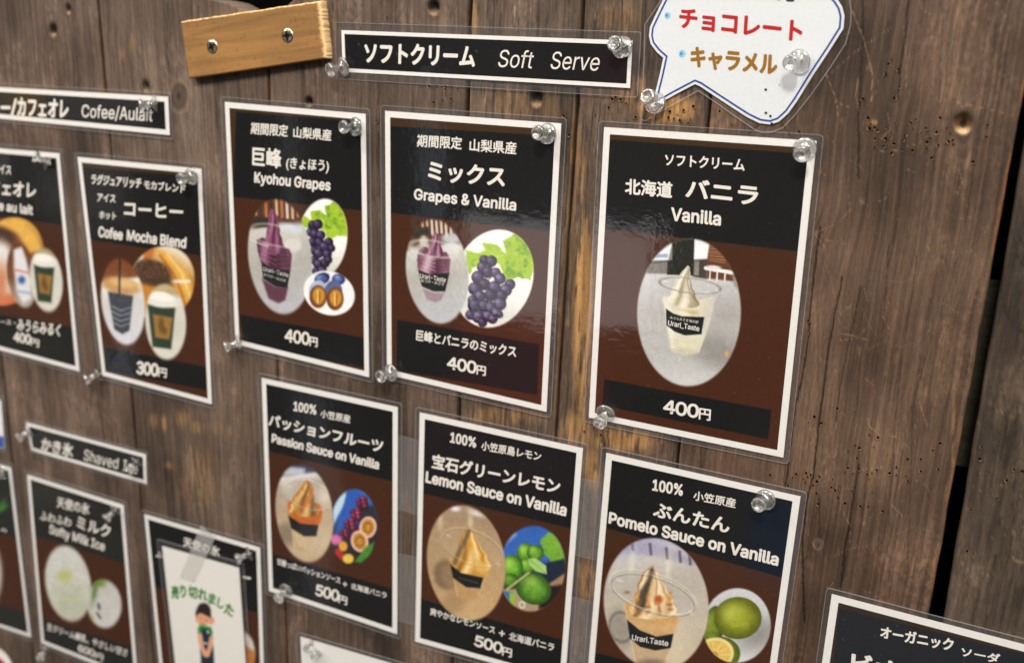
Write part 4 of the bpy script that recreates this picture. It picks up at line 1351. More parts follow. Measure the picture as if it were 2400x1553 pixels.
def art_I(p):
    p.fr('s').poly([(-260, 300), (160, 370), (160, 529), (-260, 470)], BLACK, 2)
    p.poly([(-260, 690), (171, 767), (178, 860), (-260, 780)], BLACK, 2)
    p.fr('d')
    p.vgrad(60, 480, 240, 310, [(0, (236, 180, 70)), (.3, (110, 66, 36)), (.6, (196, 120, 60)), (1, (190, 100, 60))], 18, 3)
    p.poly([(-60, 200), (120, 190), (260, 300), (300, 420), (200, 420), (120, 280)], (232, 176, 72), 8)
    p.ell(20, 300, 90, 50, (76, 48, 32), 20, 8)
    p.ell(0, 560, 110, 220, (226, 226, 224), 0, 10)
    p.ell(10, 620, 40, 120, (206, 110, 60), 0, 12, .8)
    p.ell(40, 760, 120, 60, (216, 110, 60), 0, 12, .8)
    p.vgrad(150, 580, 100, 222, [(0, (110, 56, 30)), (.5, (126, 74, 46)), (1, (190, 186, 180))], -8, 3)
    p.poly([(95, 400), (150, 380), (180, 460), (215, 620), (215, 740), (160, 770), (115, 700), (95, 520)], (222, 222, 226), 5)
    p.ell(150, 610, 24, 26, (46, 86, 160), 0, 6)
    p.line([(110, 540), (190, 560)], 14, (206, 80, 70), 5, .7)
    p.line([(125, 690), (205, 700)], 18, (120, 160, 200), 5, .7)
    p.vgrad(320, 610, 112, 222, [(0, (170, 160, 126)), (.15, (176, 166, 130)), (.2, (212, 210, 200)), (1, (212, 210, 196))], -6, 3)
    cup_paper(p, 305, 590, 170, 360)
    p.clip = None


def art_M(p):
    p.fr('s').poly([(70, 1110), (305, 1180), (315, 1328), (70, 1250)], (34, 34, 32), 3)
    p.poly([(90, 1446), (330, 1520), (340, 1640), (90, 1600)], (34, 34, 32), 3)
    p.fr('h')
    p.vgrad(635, 1180, 104, 146, [(0, (196, 196, 190)), (1, (206, 204, 200))], -5, 4)
    p.ell(600, 1040, 44, 34, (110, 150, 50), 20, 8)
    p.ell(575, 1100, 14, 60, (80, 120, 50), 10, 8)
    p.line([(600, 1180), (605, 1210)], 16, (70, 72, 80), 4)
    p.line([(592, 1235), (612, 1265)], 14, (80, 82, 90), 4)
    p.ell(548, 1265, 20, 18, (130, 160, 60), 0, 6, .8)
    p.vgrad(415, 1055, 136, 232, [(0, (206, 208, 204)), (.45, (206, 206, 198)), (1, (196, 198, 186))], -10, 4)
    p.ell(395, 1010, 40, 36, (190, 196, 110), 0, 12, .9)
    p.ell(430, 1150, 100, 90, (180, 188, 150), 0, 30, .6)
    p.mott(26, 7, 4)
    p.clip = None


def art_N(p):
    p.fr('s').poly([(340, 1195), (625, 1270), (625, 1440), (355, 1372)], BLACK, 2)
    p.fr('h')
    p.vgrad(1440, 1500, 108, 160, [(0, (226, 224, 220)), (.5, (216, 210, 200)), (1, (196, 120, 50))], 10, 4)
    p.poly([(1480, 1420), (1560, 1480), (1560, 1560), (1500, 1560)], (206, 120, 40), 5)
    p.clip = None


def art_P(p):
    p.fr('s').poly([(-250, 1020), (45, 1090), (60, 1264), (-250, 1190)], (34, 38, 34), 3)
    p.poly([(-250, 1350), (62, 1435), (72, 1500), (-250, 1420)], (34, 36, 34), 3)
    p.fr('h')
    p.ell(5, 600, 40, 14, (70, 140, 60), -30, 6)
    p.ell(15, 570, 24, 10, (60, 120, 60), -60, 6)
    p.ell(-60, 1000, 70, 180, (206, 200, 196), 0, 8)
    p.clip = None


G1 = 'menu cards in white borders, laminated'
card('menu_card', [(526, 239), (857, 267), (865.7, 883.3), (552, 806)], 'laminated dessert card for kyohou grapes with figs at lower right of its picture', 'menu card', art_A, [
    ('a', '期間限定', (1738, 930), (1993, 950), (1743, 850)), ('a', '山梨県産', (2035, 955), (2297, 978), (2038, 880)), ('a', '巨峰', (1752, 1148), (1948, 1168), (1754, 1020), .045),
    ('a', '(きょほう)', (1985, 1180), (2278, 1205), (1990, 1092)), ('a', 'Kyohou Grapes', (1765, 1264), (2290, 1322), (1768, 1196), .07),
    ('e', '400', (498, 1035), (665, 1060), (500, 952), .07), ('e', '円', (670, 1065), (722, 1075), (672, 1003), .05),
    ('e', 'Urari-Taste', (345, 545), (520, 590), (347, 518), 0), ('e', 'おつけ・みさき', (350, 580), (500, 625), (352, 562), 0)], G1)
card('menu_card', [(901, 260), (1315.6, 289.4), (1281.8, 964), (907, 877)], 'laminated card for mixed grapes and vanilla beneath the soft serve heading strip', 'menu card', art_B, [
    ('b', '期間限定', (818, 1018), (1128, 1038), (822, 935)), ('b', '山梨県産', (1185, 1048), (1508, 1072), (1188, 965)), ('b', 'ミックス', (897, 1250), (1425, 1298), (903, 1120), .06),
    ('b', 'Grapes & Vanilla', (800, 1382), (1505, 1460), (803, 1312), .07), ('e', '巨峰とバニラのミックス', (1408, 1028), (2100, 1145), (1412, 955), .045),
    ('e', '400', (1625, 1222), (1822, 1258), (1630, 1142), .07), ('e', '円', (1830, 1262), (1890, 1273), (1832, 1200), .05),
    ('e', 'Urari-Taste', (1432, 595), (1612, 625), (1434, 565), .02), ('e', 'おつけ・みさき', (1440, 625), (1600, 650), (1442, 602), 0)], G1)
card('menu_card', [(1415.6, 298), (1914, 330.5), (1836, 1071.6), (1380, 977.8)], 'laminated hokkaido vanilla card with one big oval cup picture, below the white bubble sign', 'menu card', art_C, [
    ('c', 'ソフトクリーム', (375, 917), (815, 948), (378, 855), .05), ('c', '北海道', (155, 1075), (412, 1098), (158, 992), .055), ('c', 'バニラ', (492, 1094), (885, 1138), (498, 993), .065),
    ('c', 'Vanilla', (410, 1222), (682, 1250), (413, 1154), .07), ('g', '400', (1052, 1380), (1290, 1418), (1058, 1292), .07), ('g', '円', (1298, 1425), (1375, 1437), (1302, 1350), .05),
    ('g', 'Urari_Taste', (1083, 775), (1298, 817), (1086, 741), .035), ('g', 'みうらみさき海の駅', (1095, 731), (1292, 766), (1098, 710), 0)], G1, step=.00042)
card('menu_card', [(613.8, 884.6), (931.8, 954), (930, 1485.5), (630.8, 1383.5)], 'laminated card for passion fruit sauce on vanilla, showing cut passion fruit', 'menu card', art_D, [
    ('u', '100%', (683, 953), (734, 962), (684, 933), .07), ('u', '小笠原産', (745, 969), (813, 983), (746, 951)), ('i', 'パッションフルーツ', (78, 95), (765, 262), (83, 25), .06),
    ('i', 'Passion Sauce on Vanilla', (98, 195), (743, 360), (102, 146), .08), ('i', '甘酸っぱいパッションソース', (128, 938), (510, 1058), (131, 900)), ('i', '+', (528, 1070), (552, 1076), (530, 1044), .05),
    ('i', '北海道バニラ', (578, 1088), (792, 1148), (580, 1052)), ('i', '500', (362, 1124), (500, 1166), (368, 1060), .07), ('i', '円', (503, 1172), (552, 1188), (505, 1125), .05)], G1, border=.0034)
card('menu_card', [(983.8, 965.8), (1365.4, 1050.5), (1324, 1600), (973.8, 1501)], 'laminated card for green lemon sauce on vanilla, showing limes on a branch', 'menu card', art_E, [
    ('i', '100%', (1183, 195), (1335, 228), (1187, 138), .07), ('i', '小笠原島レモン', (1370, 243), (1730, 312), (1375, 190)), ('i', '宝石グリーンレモン', (1072, 352), (1842, 514), (1078, 268), .055),
    ('i', 'Lemon Sauce on Vanilla', (1035, 437), (1882, 645), (1040, 375), .08), ('i', '爽やかなレモンソース', (1062, 1243), (1452, 1362), (1066, 1200)), ('i', '+', (1480, 1372), (1513, 1378), (1482, 1338), .05),
    ('i', '北海道バニラ', (1540, 1396), (1810, 1468), (1545, 1350)), ('i', '500', (1330, 1430), (1495, 1482), (1338, 1368), .07), ('i', '円', (1500, 1490), (1555, 1505), (1503, 1440), .05)], G1, border=.0034)
card('menu_card', [(1420.5, 1061), (1876.3, 1163), (1795, 1735), (1372, 1640)], 'laminated card for pomelo sauce on vanilla with a halved citrus fruit', 'menu card', art_F, [
    ('j', '100%', (595, 488), (775, 521), (600, 425), .07), ('j', '小笠原産', (843, 548), (1098, 598), (848, 492)), ('j', 'ぶんたん', (600, 645), (1058, 748), (606, 562), .06),
    ('j', 'Pomelo Sauce on Vanilla', (330, 688), (1355, 946), (336, 624), .08), ('j', 'Urari.Taste', (470, 1398), (690, 1436), (473, 1366), .03)], G1, border=.0034, step=.00045)
card('menu_card', [(1949.5, 1391), (2452, 1523), (2370, 2080), (1870, 1945)], 'laminated organic soda card at the lower right corner below the long cracks', 'menu card', art_G, [
    ('k', 'オーガニック', (385, 1452), (632, 1498), (388, 1412), .055), ('k', 'ソーダ', (662, 1514), (792, 1540), (665, 1484), .055), ('k', 'ビオ', (285, 1572), (440, 1606), (290, 1503), .065)], G1, border=.0036, base=(52, 38, 30))
card('menu_card', [(181.7, 368), (470.4, 396), (496.4, 947), (241.5, 878.9)], 'laminated mocha blend coffee card showing two cups and coffee beans', 'menu card', art_H, [
    ('a', 'ラグジュアリッチ', (632, 1278), (975, 1308), (637, 1208), .05), ('a', 'モカブレンド', (998, 1308), (1280, 1340), (1000, 1250), .05), ('a', 'アイス', (675, 1396), (798, 1406), (678, 1342), .05),
    ('a', 'ホット', (690, 1516), (803, 1526), (692, 1465), .05), ('a', 'コーヒー', (862, 1490), (1262, 1518), (865, 1402), .065), ('d', 'Cofee', (685, 308), (848, 332), (688, 240), .07),
    ('d', 'Mocha Blend', (882, 333), (1285, 388), (885, 265), .07), ('d', '300', (952, 1257), (1095, 1277), (955, 1174), .08), ('d', '円', (1100, 1277), (1155, 1287), (1102, 1217), .05)], G1, step=.0007)
card('menu_card', [(-214, 330), (139, 359.6), (185.7, 870.4), (-130, 785)], 'laminated cafe au lait card cut off by the left edge, under the coffee heading', 'menu card', art_I, [
    ('a', 'アイス', (-42, 1197), (75, 1212), (-40, 1137), .05), ('a', 'カフェオレ', (-150, 1335), (245, 1372), (-148, 1240), .06), ('a', 'Cafe au lait', (-110, 1440), (225, 1490), (-110, 1380), .07),
    ('d', 'みうらみるく', (118, 958), (412, 1000), (125, 880), .05), ('d', 'ース・', (0, 915), (105, 925), (2, 885)), ('d', '400', (95, 1035), (210, 1056), (97, 970), .08), ('d', '円', (213, 1062), (268, 1078), (215, 1012), .05)], G1, step=.0008)
card('menu_card', [(62.8, 1111.3), (288, 1183.3), (324, 1595), (98.2, 1504.8)], 'laminated softy milk ice card under the shaved ice heading strip', 'menu card', art_M, [
    ('h', '天使の氷', (345, 592), (540, 640), (348, 527)), ('h', 'ふわふわ', (243, 667), (430, 712), (246, 615)), ('h', 'ミルク', (468, 718), (668, 780), (470, 645), .05), ('h', 'Softy Milk Ice', (300, 748), (633, 858), (303, 697), .05),
    ('h', '生クリーム練乳、やさしい甘さ', (288, 1335), (772, 1500), (292, 1292)), ('h', '600', (478, 1465), (575, 1500), (480, 1425), .07), ('h', '円', (580, 1512), (628, 1524), (582, 1474))], G1, step=.0009)
card('menu_card', [(338.8, 1203.3), (609.5, 1282.6), (622, 1700), (382, 1640)], 'laminated shaved ice card mostly covered by the white sold out notice', 'menu card', art_N, [
    ('h', '天使の氷', (1118, 827), (1335, 892), (1120, 770), .05), ('h', 'ふわふわ', (948, 893), (1130, 935), (950, 855), .05), ('h', 'ミルクティー', (1200, 1000), (1522, 1062), (1203, 930), .05)], G1, step=.0009)
card('menu_card', [(-195, 1035), (26, 1094.8), (71.2, 1493.2), (-150, 1420)], 'laminated card with a green leaf, cut off by the left edge below the middle', 'menu card', art_P, [
    ('h', 'n', (10, 738), (36, 744), (10, 716), .07)], G1, step=.001)

G2 = 'black heading strips in white borders'


def art_strip(p):
    pass


card('heading_strip', [(799, 71), (1483.5, 95.6), (1477.4, 206.7), (802, 168.5)], 'black soft serve heading strip right of the light wooden batten', 'sign', art_strip, [
    ('b', 'ソフトクリーム', (456, 432), (1218, 462), (458, 300), .07), ('b', 'Soft', (1380, 464), (1618, 476), (1402, 347), .0), ('b', 'Serve', (1745, 478), (2080, 492), (1768, 360), .0)], G2,
     base=BLACK, border=.0019, film=.0040, filmr=.0012, step=.001)
card('heading_strip', [(-330, 186), (394.4, 227), (398.5, 316.8), (-320, 247)], 'black coffee and au lait heading strip at the upper left', 'sign', art_strip, [
    ('a', 'コーヒー', (-215, 795), (68, 802), (-213, 690), .07), ('a', '/', (78, 800), (115, 800), (78, 690), .07), ('a', 'カフェオレ', (122, 800), (470, 817), (125, 682), .07), ('a', 'Cofee/Aulait', (567, 812), (1058, 842), (570, 728), .02)], G2,
     base=BLACK, border=.0030, film=.0024, filmr=.0012, step=.001)
card('heading_strip', [(61.6, 988.9), (340.7, 1064.7), (343.4, 1134), (73.9, 1054.3)], 'black shaved ice heading strip at the lower left above the milk ice card', 'sign', art_strip, [
    ('h', 'かき氷', (252, 243), (440, 290), (258, 165), .05), ('h', 'Shaved', (510, 305), (715, 360), (515, 240), .01), ('h', 'Ice', (748, 370), (835, 392), (752, 303), .01)], G2,
     base=(36, 37, 36), border=.0026, film=.0018, filmr=.0012, step=.001)

# ------------------------------------------------------------------ speech-bubble sign
bub = [('c', p) for p in [(395, -60), (352, 25), (318, 95), (292, 150), (286, 200), (296, 245), (330, 290), (366, 322), (345, 420), (330, 480), (304, 590), (345, 575), (420, 532), (490, 495), (542, 468), (570, 480), (660, 540),
       (760, 605), (830, 650), (900, 684), (960, 692), (1010, 675), (1060, 630), (1110, 560), (1200, 415), (1290, 280), (1366, 160), (1372, 90), (1360, 40), (1335, 0), (1300, -40), (1200, -110), (900, -150), (560, -130)]]
bo = quad_xz([fp(f, *p) for f, p in bub], H_PAPER)
bc = bo.mean(0)
bubble = empty('speech_bubble_sign', (bc[0], 0, bc[1]), 'white speech bubble sign with blue outline and red and ochre lettering', 'sign')
slab('paper', bo, H_PAPER - .0002, H_PAPER, plain('bubble_paper', (216, 221, 224), .6, .3, noise=.03), bubble)


def strip_outline(name, outer, inset_m, w, mat, parent, h):
    A, B = outline_expand(outer, -inset_m), outline_expand(outer, -inset_m - w)
    n = len(A)
    V = np.concatenate([np.stack([Q[:, 0], np.full(n, -h), Q[:, 1]], 1) for Q in (A, B)])
    return mesh(name, V, [[i, (i + 1) % n, n + (i + 1) % n, n + i] for i in range(n)], mat, parent)


M_BLUE = plain('blue_ink', (28, 58, 138), .5, .3)
strip_outline('blue_outline', bo, .0011, .0008, M_BLUE, bubble, H_TEXT)
lettering('red_lettering', [('c', 'チョコレート', (456, 152), (1130, 232), (461, 48), .075)], M_RED, bubble, H_TEXT)
lettering('ochre_lettering', [('c', 'キャラメル', (520, 372), (992, 420), (524, 263), .075)], M_OCHRE, bubble, H_TEXT)
lettering('dark_lettering', [('c', '選べる味付', (455, -68), (1108, 12), (458, -170), .06)], M_INK, bubble, H_TEXT)


def disc(name, fr, x, y, rx, h, mat, parent, n=20, sy=1.0):
    c = wall(*fp(fr, x, y), h)
    e = wall(*fp(fr, x + rx, y), h)
    r = (e - c).length
    V = [(c.x + r * math.cos(i * math.tau / n), -h, c.z + sy * r * math.sin(i * math.tau / n)) for i in range(n)]
    return mesh(name, V, [list(range(n))], mat, parent)


M_SKY = plain('pale_blue_ink', (140, 196, 222), .5, .3, noise=.2)
M_SKYD = plain('mid_blue_ink', (60, 140, 190), .5, .3)
for x, y, r in ((389, 87, 17), (470, 300, 19)):
    disc('bullet_dot', 'c', x, y, r, H_TEXT, M_SKY, bubble)
    o = disc('bullet_dot', 'c', x - 4, y - 1, r * .42, H_TEXT + .00002, M_SKYD, bubble)
for x, y in ((935, 498), (936, 627), (961, 645), (968, 686), (1010, 472)):
    disc('pin_hole', 'c', x, y, 7 if x != 1010 else 3, H_FILM + .00004, M_HOLE, bubble, 9)
bf = [('c', p) for p in [(385, -40), (340, 20), (262, 135), (257, 330), (250, 520), (242, 668), (268, 674), (330, 634), (440, 572), (560, 506), (640, 560), (760, 645), (870, 720), (910, 738), (960, 738), (1030, 712), (1090, 650),
      (1180, 540), (1290, 385), (1380, 245), (1408, 140), (1412, 60), (1400, -20), (1360, -90), (1200, -170), (900, -200), (540, -180)]]
slab('laminate_film', quad_xz([fp(f, *p) for f, p in bf], H_FILM), H_PAPER - .0004, H_FILM, M_FILM, bubble, M_RIM, .0004)

# ------------------------------------------------------------------ sold-out notice taped over a card
DO = .0016


def art_O(p):
    p.fr('h')
    skin, navy, green, hair = (222, 164, 130), (34, 44, 62), (52, 140, 62), (44, 32, 30)
    p.ell(1218, 1252, 26, 24, (226, 150, 120), 0, 3)
    p.ell(1285, 1280, 20, 24, (226, 150, 120), 0, 3)
    p.ell(1238, 1235, 46, 62, hair, 6, 3)
    p.ell(1236, 1272, 44, 40, skin, 10, 3)
    p.poly([(1192, 1240), (1215, 1180), (1260, 1185), (1285, 1250), (1280, 1262), (1235, 1240), (1205, 1225)], hair, 3)
    p.line([(1215, 1262), (1228, 1266)], 5, (96, 60, 50), 2, .8)
    p.line([(1248, 1275), (1262, 1280)], 5, (96, 60, 50), 2, .8)
    p.ell(1236, 1298, 8, 4, (170, 90, 80), 0, 2, .7)
    p.poly([(1205, 1320), (1225, 1305), (1285, 1320), (1295, 1350), (1290, 1385), (1205, 1360)], green, 3)
    p.poly([(1226, 1325), (1280, 1340), (1275, 1420), (1232, 1410)], navy, 3)
    p.poly([(1218, 1420), (1298, 1430), (1305, 1560), (1225, 1555)], navy, 3)
    p.line([(1215, 1370), (1228, 1440), (1246, 1480)], 26, skin, 3)
    p.line([(1288, 1390), (1280, 1440), (1262, 1490)], 26, skin, 3)
    p.ell(1254, 1482, 22, 20, skin, 0, 3)
    p.ell(1266, 1350, 7, 7, (230, 232, 230), 0, 2)


oq = [(380, 1278.8), (560, 1330), (585, 1690), (420, 1640)]
notice = card('sold_out_notice', oq, 'white sold out notice with green writing and a bowing shop worker in green', 'notice', art_O, None, border=.0001, base=(226, 224, 218), dh=DO, step=.0006, film=.0044, filmr=.001)
lettering('green_lettering', [('h', '売', (1045, 1143), (1087, 1146), (1045, 1070), .07), ('h', 'り', (1100, 1138), (1130, 1140), (1100, 1068), .07), ('h', '切', (1146, 1135), (1198, 1150), (1150, 1068), .07),
          ('h', 'れ', (1206, 1150), (1258, 1160), (1212, 1085), .07), ('h', 'ま', (1266, 1172), (1308, 1188), (1274, 1110), .07), ('h', 'し', (1320, 1196), (1356, 1212), (1332, 1140), .07),
          ('h', 'た', (1362, 1232), (1412, 1258), (1380, 1172), .07)], M_GREEN, notice, H_TEXT + DO)


def tape(corners, label, h, mat, group=None, thick=.0001):
    q = quad_xz([fp(*c) for c in corners], h)
    o = slab('tape_strip', q, h - thick, h, mat, None, M_RIM, .00025)
    return tag(o, label, 'tape', group)


tape([('h', 1222, 700), ('h', 1312, 775), ('h', 1180, 1050), ('h', 1092, 1020)], 'frosted tape strip holding the sold out notice to the card behind', H_FILM + DO + .0002, M_TAPEW)
GT = 'clear tape bridging neighbouring cards'
tape([('i', 858, 150), ('i', 1006, 190), ('i', 1006, 644), ('i', 858, 604)], 'upper clear tape between the passion fruit card and the lemon card', .0005, M_TAPE, GT)
tape([('i', 858, 872), ('i', 1000, 902), ('i', 1000, 1320), ('i', 858, 1280)], 'lower clear tape between the passion fruit card and the lemon card', .0005, M_TAPE, GT)
tape([('i', 1955, 412), ('i', 2100, 442), ('i', 2095, 920), ('i', 1940, 884)], 'upper clear tape between the lemon card and the pomelo card', .0005, M_TAPE, GT)
tape([('i', 1925, 1138), ('i', 2080, 1172), ('i', 2060, 1640), ('i', 1905, 1600)], 'lower clear tape between the lemon card and the pomelo card', .0005, M_TAPE, GT)

# ------------------------------------------------------------------ plain white sheet at the bottom, and scraps at the left edge
card('paper_sheet', [(704.6, 1490), (960, 1566), (950, 1800), (715, 1730)], 'blank white laminated sheet at the bottom edge with a pin in its corner', 'sheet', None, None, film=.0028)
card('leaflet', [(-150, 905), (2, 938), (11, 1052), (-140, 1010)], 'white and blue laminated leaflet cut off by the left edge beside the shaved ice strip', 'leaflet',
     lambda p: (p.fr('s').poly([(-150, 995), (20, 1025), (20, 1060), (-150, 1060)], (50, 84, 160), 3), None)[1], None, base=(228, 230, 232), border=.0004, step=.001)
sq = [wall(x, y, H_PAPER) for x, y in ((2, 1562),)][0]
sr = (wall(30, 1562, H_PAPER) - sq).length
stk = empty('round_sticker', (sq.x, 0, sq.z), 'round white and red label at the bottom left corner', 'label')
ci = np.array([(sq.x + sr * math.cos(t), sq.z + sr * 1.1 * math.sin(t)) for t in np.linspace(0, math.tau, 33)[:-1]])
slab('paper', ci, H_PAPER - .0002, H_PAPER, M_PAPER, stk)
ci2 = np.array([sq.x - .001, sq.z - .001]) + (ci - np.array([sq.x, sq.z])) * .55
slab('red_print', ci2, H_PAPER, H_TEXT, M_RED, stk)

# ------------------------------------------------------------------ light wooden batten with two screws
HB = .0052
bt = [wall(*fp('a', *p), HB) for p in ((1252, 150), (2226, 6), (2270, 404), (1308, 548))]
bctr = sum(bt, Vector()) / 4
batten = empty('wooden_batten', (bctr.x, 0, bctr.z), 'short light tan wooden batten screwed on at a tilt left of the soft serve strip', 'batten')
u_ = np.linspace(0, 1, 170)[None, :]
v_ = np.linspace(0, 1, 80)[:, None]
cs = [np.array((b.x, b.z)) for b in bt]
BX = (cs[0][0] * (1 - u_) + cs[1][0] * u_) * (1 - v_) + (cs[3][0] * (1 - u_) + cs[2][0] * u_) * v_
BZ = (cs[0][1] * (1 - u_) + cs[1][1] * u_) * (1 - v_) + (cs[3][1] * (1 - u_) + cs[2][1] * u_) * v_
rag = (fbm(u_ * 40, u_ * 0, 3, 3) - .5) * .0005
BZ = BZ + rag * (1 - v_) ** 8
BX = BX + (fbm(v_ * 30, v_ * 0, 5, 3) - .5) * .0010 * u_ ** 30
wl = np.linalg.norm(cs[1] - cs[0])
gx, gy = u_ * wl + v_ * 0, v_ * .026 + u_ * 0
gr = fbm(gx * 22, gy * 420 + 3 * fbm(gx * 14, gy * 40, 4, 2), 14, 4)
gr2 = fbm(gx * 60, gy * 1500, 15, 3)
rw = (.5 + .5 * np.sin(gy * 900 + 7 * fbm(gx * 12, gy * 70, 19, 2))) ** 4
cB = np.array((140, 102, 57.)) * (.80 + .30 * gr + .12 * gr2 - .07 * rw)[..., None]
spk = sstep(.70, .84, fbm(gx * 900, gy * 700, 33, 3))[..., None] * .22
cB = cB * (1 - spk)
cB = cB * (.93 + .14 * fbm(gx * 40, gy * 60, 34, 3))[..., None]
ed = sstep(.965, .99, u_ + 0 * v_ + (fbm(v_ * 40, u_ * 30, 9, 2) - .5) * .02)[..., None]
cB = cB * (1 - ed) + np.array((224, 190, 138.)) * (.85 + .3 * fbm(gx * 2500, gy * 2500, 22, 2))[..., None] * ed
ed2 = (1 - sstep(.008, .03, v_ + 0 * u_ + (fbm(u_ * 60, v_ * 10, 9, 2) - .5) * .03))[..., None]
cB = cB * (1 - ed2) + np.array((232, 196, 140.)) * ed2
e_ = np.minimum(np.minimum(u_ * wl, (1 - u_) * wl), np.minimum(v_ * .026, (1 - v_) * .026))
rr = .0007
BY = -(HB - np.where(e_ < rr, rr - np.sqrt(np.clip(rr * rr - (rr - e_) ** 2, 0, None)), 0) + (gr - .5) * .00004)


def wrap(A, f):
    A = np.concatenate([f(A[:, :1], 0), A, f(A[:, -1:], 0)], 1)
    return np.concatenate([f(A[:1], 1), A, f(A[-1:], 1)], 0)


same = lambda A, k: A
WX, WZ = wrap(BX, same), wrap(BZ, same)
WY = wrap(BY, lambda A, k: np.full_like(A, -.0002))
WC = np.stack([wrap(cB[..., i], same) for i in range(3)], -1)
WC[:, -1] = (224, 188, 136)
WC[0] = (214, 172, 116)
ny_, nx_ = WX.shape
mesh('board', np.stack([WX.ravel(), WY.ravel(), WZ.ravel()], 1), grid_faces(nx_, ny_), attr_material('tan_wood', .5, .4, .05), batten, colors=lin(np.clip(WC.reshape(-1, 3), 5, 250)), smooth=True)
M_RECESS = plain('screw_recess', (18, 15, 12), .9, .1)
for x, y, rt in ((1472, 325, .5), (1995, 248, .15)):
    c = wall(*fp('a', x, y), HB)
    R = .0040
    V, Fs = [], []
    prof = [(0, .00062), (.3, .0006), (.6, .0005), (.85, .0003), (1.0, 0.0), (1.03, -.0006)]
    n = 28
    V.append((c.x, c.y - prof[0][1], c.z))
    for q, hgt in prof[1:]:
        for i in range(n):
            t = i * math.tau / n
            V.append((c.x + R * q * math.cos(t), c.y - hgt, c.z + R * q * math.sin(t)))
    for i in range(n):
        Fs.append((0, 1 + i, 1 + (i + 1) % n))
        for k in range(len(prof) - 2):
            a = 1 + k * n + i
            b = 1 + k * n + (i + 1) % n
            Fs.append((a, a + n, b + n, b))
    scr = mesh('screw', V, Fs, M_STEEL, batten, smooth=True)
    V, Fs = [], []
    for k in range(2):
        a = rt + k * math.pi / 2
        L, w = .0034, .0011
        dx, dz = math.cos(a), math.sin(a)
        b0 = len(V)
        yy = c.y - .00078 - k * .00002
        V += [(c.x + dx * L, yy + .0001, c.z + dz * L), (c.x - dz * w, yy, c.z + dx * w), (c.x - dx * L, yy + .0001, c.z - dz * L), (c.x + dz * w, yy, c.z - dx * w)]
        Fs.append((b0, b0 + 1, b0 + 2, b0 + 3))
    rc = mesh('cross_recess', V, Fs, M_RECESS, batten)
    rc.parent = scr

# ------------------------------------------------------------------ clear push pins


def lathe(prof, n=28):
    V, Fs = [], []
    for r, z in prof:
        for i in range(n):
            t = i * math.tau / n
            V.append((r * math.cos(t), r * math.sin(t), z))
    for k in range(len(prof) - 1):
        for i in range(n):
            a, b = k * n + i, k * n + (i + 1) % n
            Fs.append((a, b, b + n, a + n))
    Fs.append(tuple(range(n))[::-1])
    Fs.append(tuple((len(prof) - 1) * n + i for i in range(n)))
    return V, Fs


grip = lathe([(.0008, .0003), (.0040, .0003), (.0050, .0006), (.0052, .0011), (.0049, .0017), (.0038, .0021), (.0023, .0026), (.00185, .0036), (.0018, .0056), (.0021, .0068), (.0030, .0077), (.0036, .0084),
              (.0037, .0092), (.0035, .0099), (.0030, .0103), (.0024, .0102), (.0019, .0097), (.0012, .0091), (.0005, .0089)])
needle = lathe([(.00006, -.006), (.00055, -.0045), (.00055, .0008), (.0002, .0011)], 10)


def rawmesh(name, vf, mat):
    me = bpy.data.meshes.new(name)
    me.from_pydata(vf[0], [], vf[1])
    me.materials.append(mat)
    me.polygons.foreach_set('use_smooth', np.ones(len(me.polygons), dtype=bool))
    return me


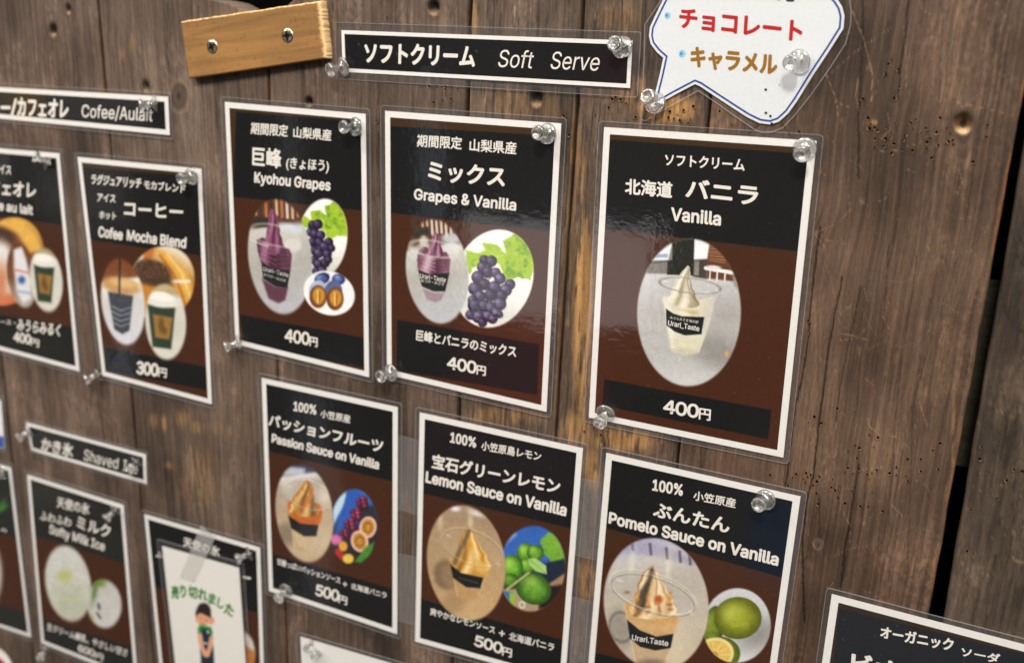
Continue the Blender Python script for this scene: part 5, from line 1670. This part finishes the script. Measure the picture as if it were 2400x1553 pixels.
pin0 = bpy.data.objects.new('push_pin', None)
pin0.empty_display_size = .005
COL.objects.link(pin0)
g0 = bpy.data.objects.new('grip', rawmesh('grip', grip, M_PIN))
n0_ = bpy.data.objects.new('needle', rawmesh('needle', needle, M_STEEL))
for o in (g0, n0_):
    COL.objects.link(o)
    o.parent = pin0
PINS = [('b', (318, 460), (228, 483), 'clear push pin at the lower left corner of the soft serve strip'),
        ('b', (2250, 330), (2200, 305), 'clear push pin at the upper right corner of the soft serve strip'),
        ('c', (1125, 340), (1080, 350), 'clear push pin in the speech bubble right of the ochre lettering'),
        ('c', (325, 575), (285, 540), 'clear push pin in the tail tip of the speech bubble'),
        ('c', (1155, 822), (1138, 852), 'clear push pin at the upper right corner of the vanilla card'),
        ('g', (655, 1378), (615, 1445), 'clear push pin at the lower left corner of the vanilla card'),
        ('b', (1732, 928), (1668, 922), 'clear push pin at the upper right of the grapes and vanilla card'),
        ('e', (1240, 1250), (1168, 1276), 'clear push pin at the lower left of the grapes and vanilla card'),
        ('b', (402, 880), (320, 882), 'clear push pin at the upper right of the kyohou grapes card'),
        ('e', (190, 1038), (98, 1068), 'clear push pin at the lower left of the kyohou grapes card'),
        ('j', (1290, 542), (1246, 574), 'clear push pin on the pomelo card near its upper right'),
        ('i', (190, 1090), (142, 1142), 'clear push pin at the lower left of the passion fruit card'),
        ('a', (1088, 718), (985, 730), 'clear push pin over the end of the coffee heading strip'),
        ('a', (1335, 1222), (1265, 1240), 'clear push pin at the upper right of the mocha coffee card'),
        ('d', (690, 1262), (590, 1302), 'clear push pin at the lower left of the mocha coffee card'),
        ('a', (345, 1138), (250, 1090), 'clear push pin at the upper right of the cafe au lait card'),
        ('h', (185, 125), (118, 165), 'clear push pin at the left end of the shaved ice strip'),
        ('h', (838, 308), (775, 376), 'clear push pin at the right end of the shaved ice strip'),
        ('h', (708, 602), (642, 664), 'clear push pin at the upper right of the milk ice card'),
        ('h', (278, 1445), (245, 1510), 'clear push pin at the lower left of the milk ice card'),
        ('h', (1528, 870), (1446, 905), 'clear push pin at the upper right of the card under the sold out notice'),
        ('h', (18, 378), (-30, 402), 'clear push pin on the leaf card at the left edge'),
        ('h', (1885, 1428), (1935, 1478), 'clear push pin in the upper left corner of the blank white sheet')]
camp = np.array((0, -D, Z0))
for i, (fr, b, hd, lab) in enumerate(PINS):
    hb = H_FILM + (DO if 'sold out' in lab and False else 0)
    B = np.array(wall(*fp(fr, *b), hb + .0010))
    T = np.array(wall(*fp(fr, *hd), 0))
    d = T - camp
    d /= np.linalg.norm(d)
    L = .0082
    oc = camp - B
    bq_ = np.dot(d, oc)
    disc_ = bq_ * bq_ - (np.dot(oc, oc) - L * L)
    t = -bq_ - math.sqrt(max(disc_, 0)) if disc_ > 0 else -bq_
    ax = camp + d * t - B
    ax = Vector(ax).normalized()
    if ax.y > -.45:      # never flatter than this
        ax.y = -.45
        ax.normalize()
    if i == 0:
        o, kids = pin0, [g0, n0_]
    else:
        o = pin0.copy()
        COL.objects.link(o)
        for ch in (g0, n0_):
            c = ch.copy()
            COL.objects.link(c)
            c.parent = o
    base = Vector(wall(*fp(fr, *b), hb))
    o.location = base
    o.rotation_mode = 'QUATERNION'
    o.rotation_quaternion = ax.to_track_quat('Z', 'Y')
    tag(o, lab, 'push pin', 'clear push pins')
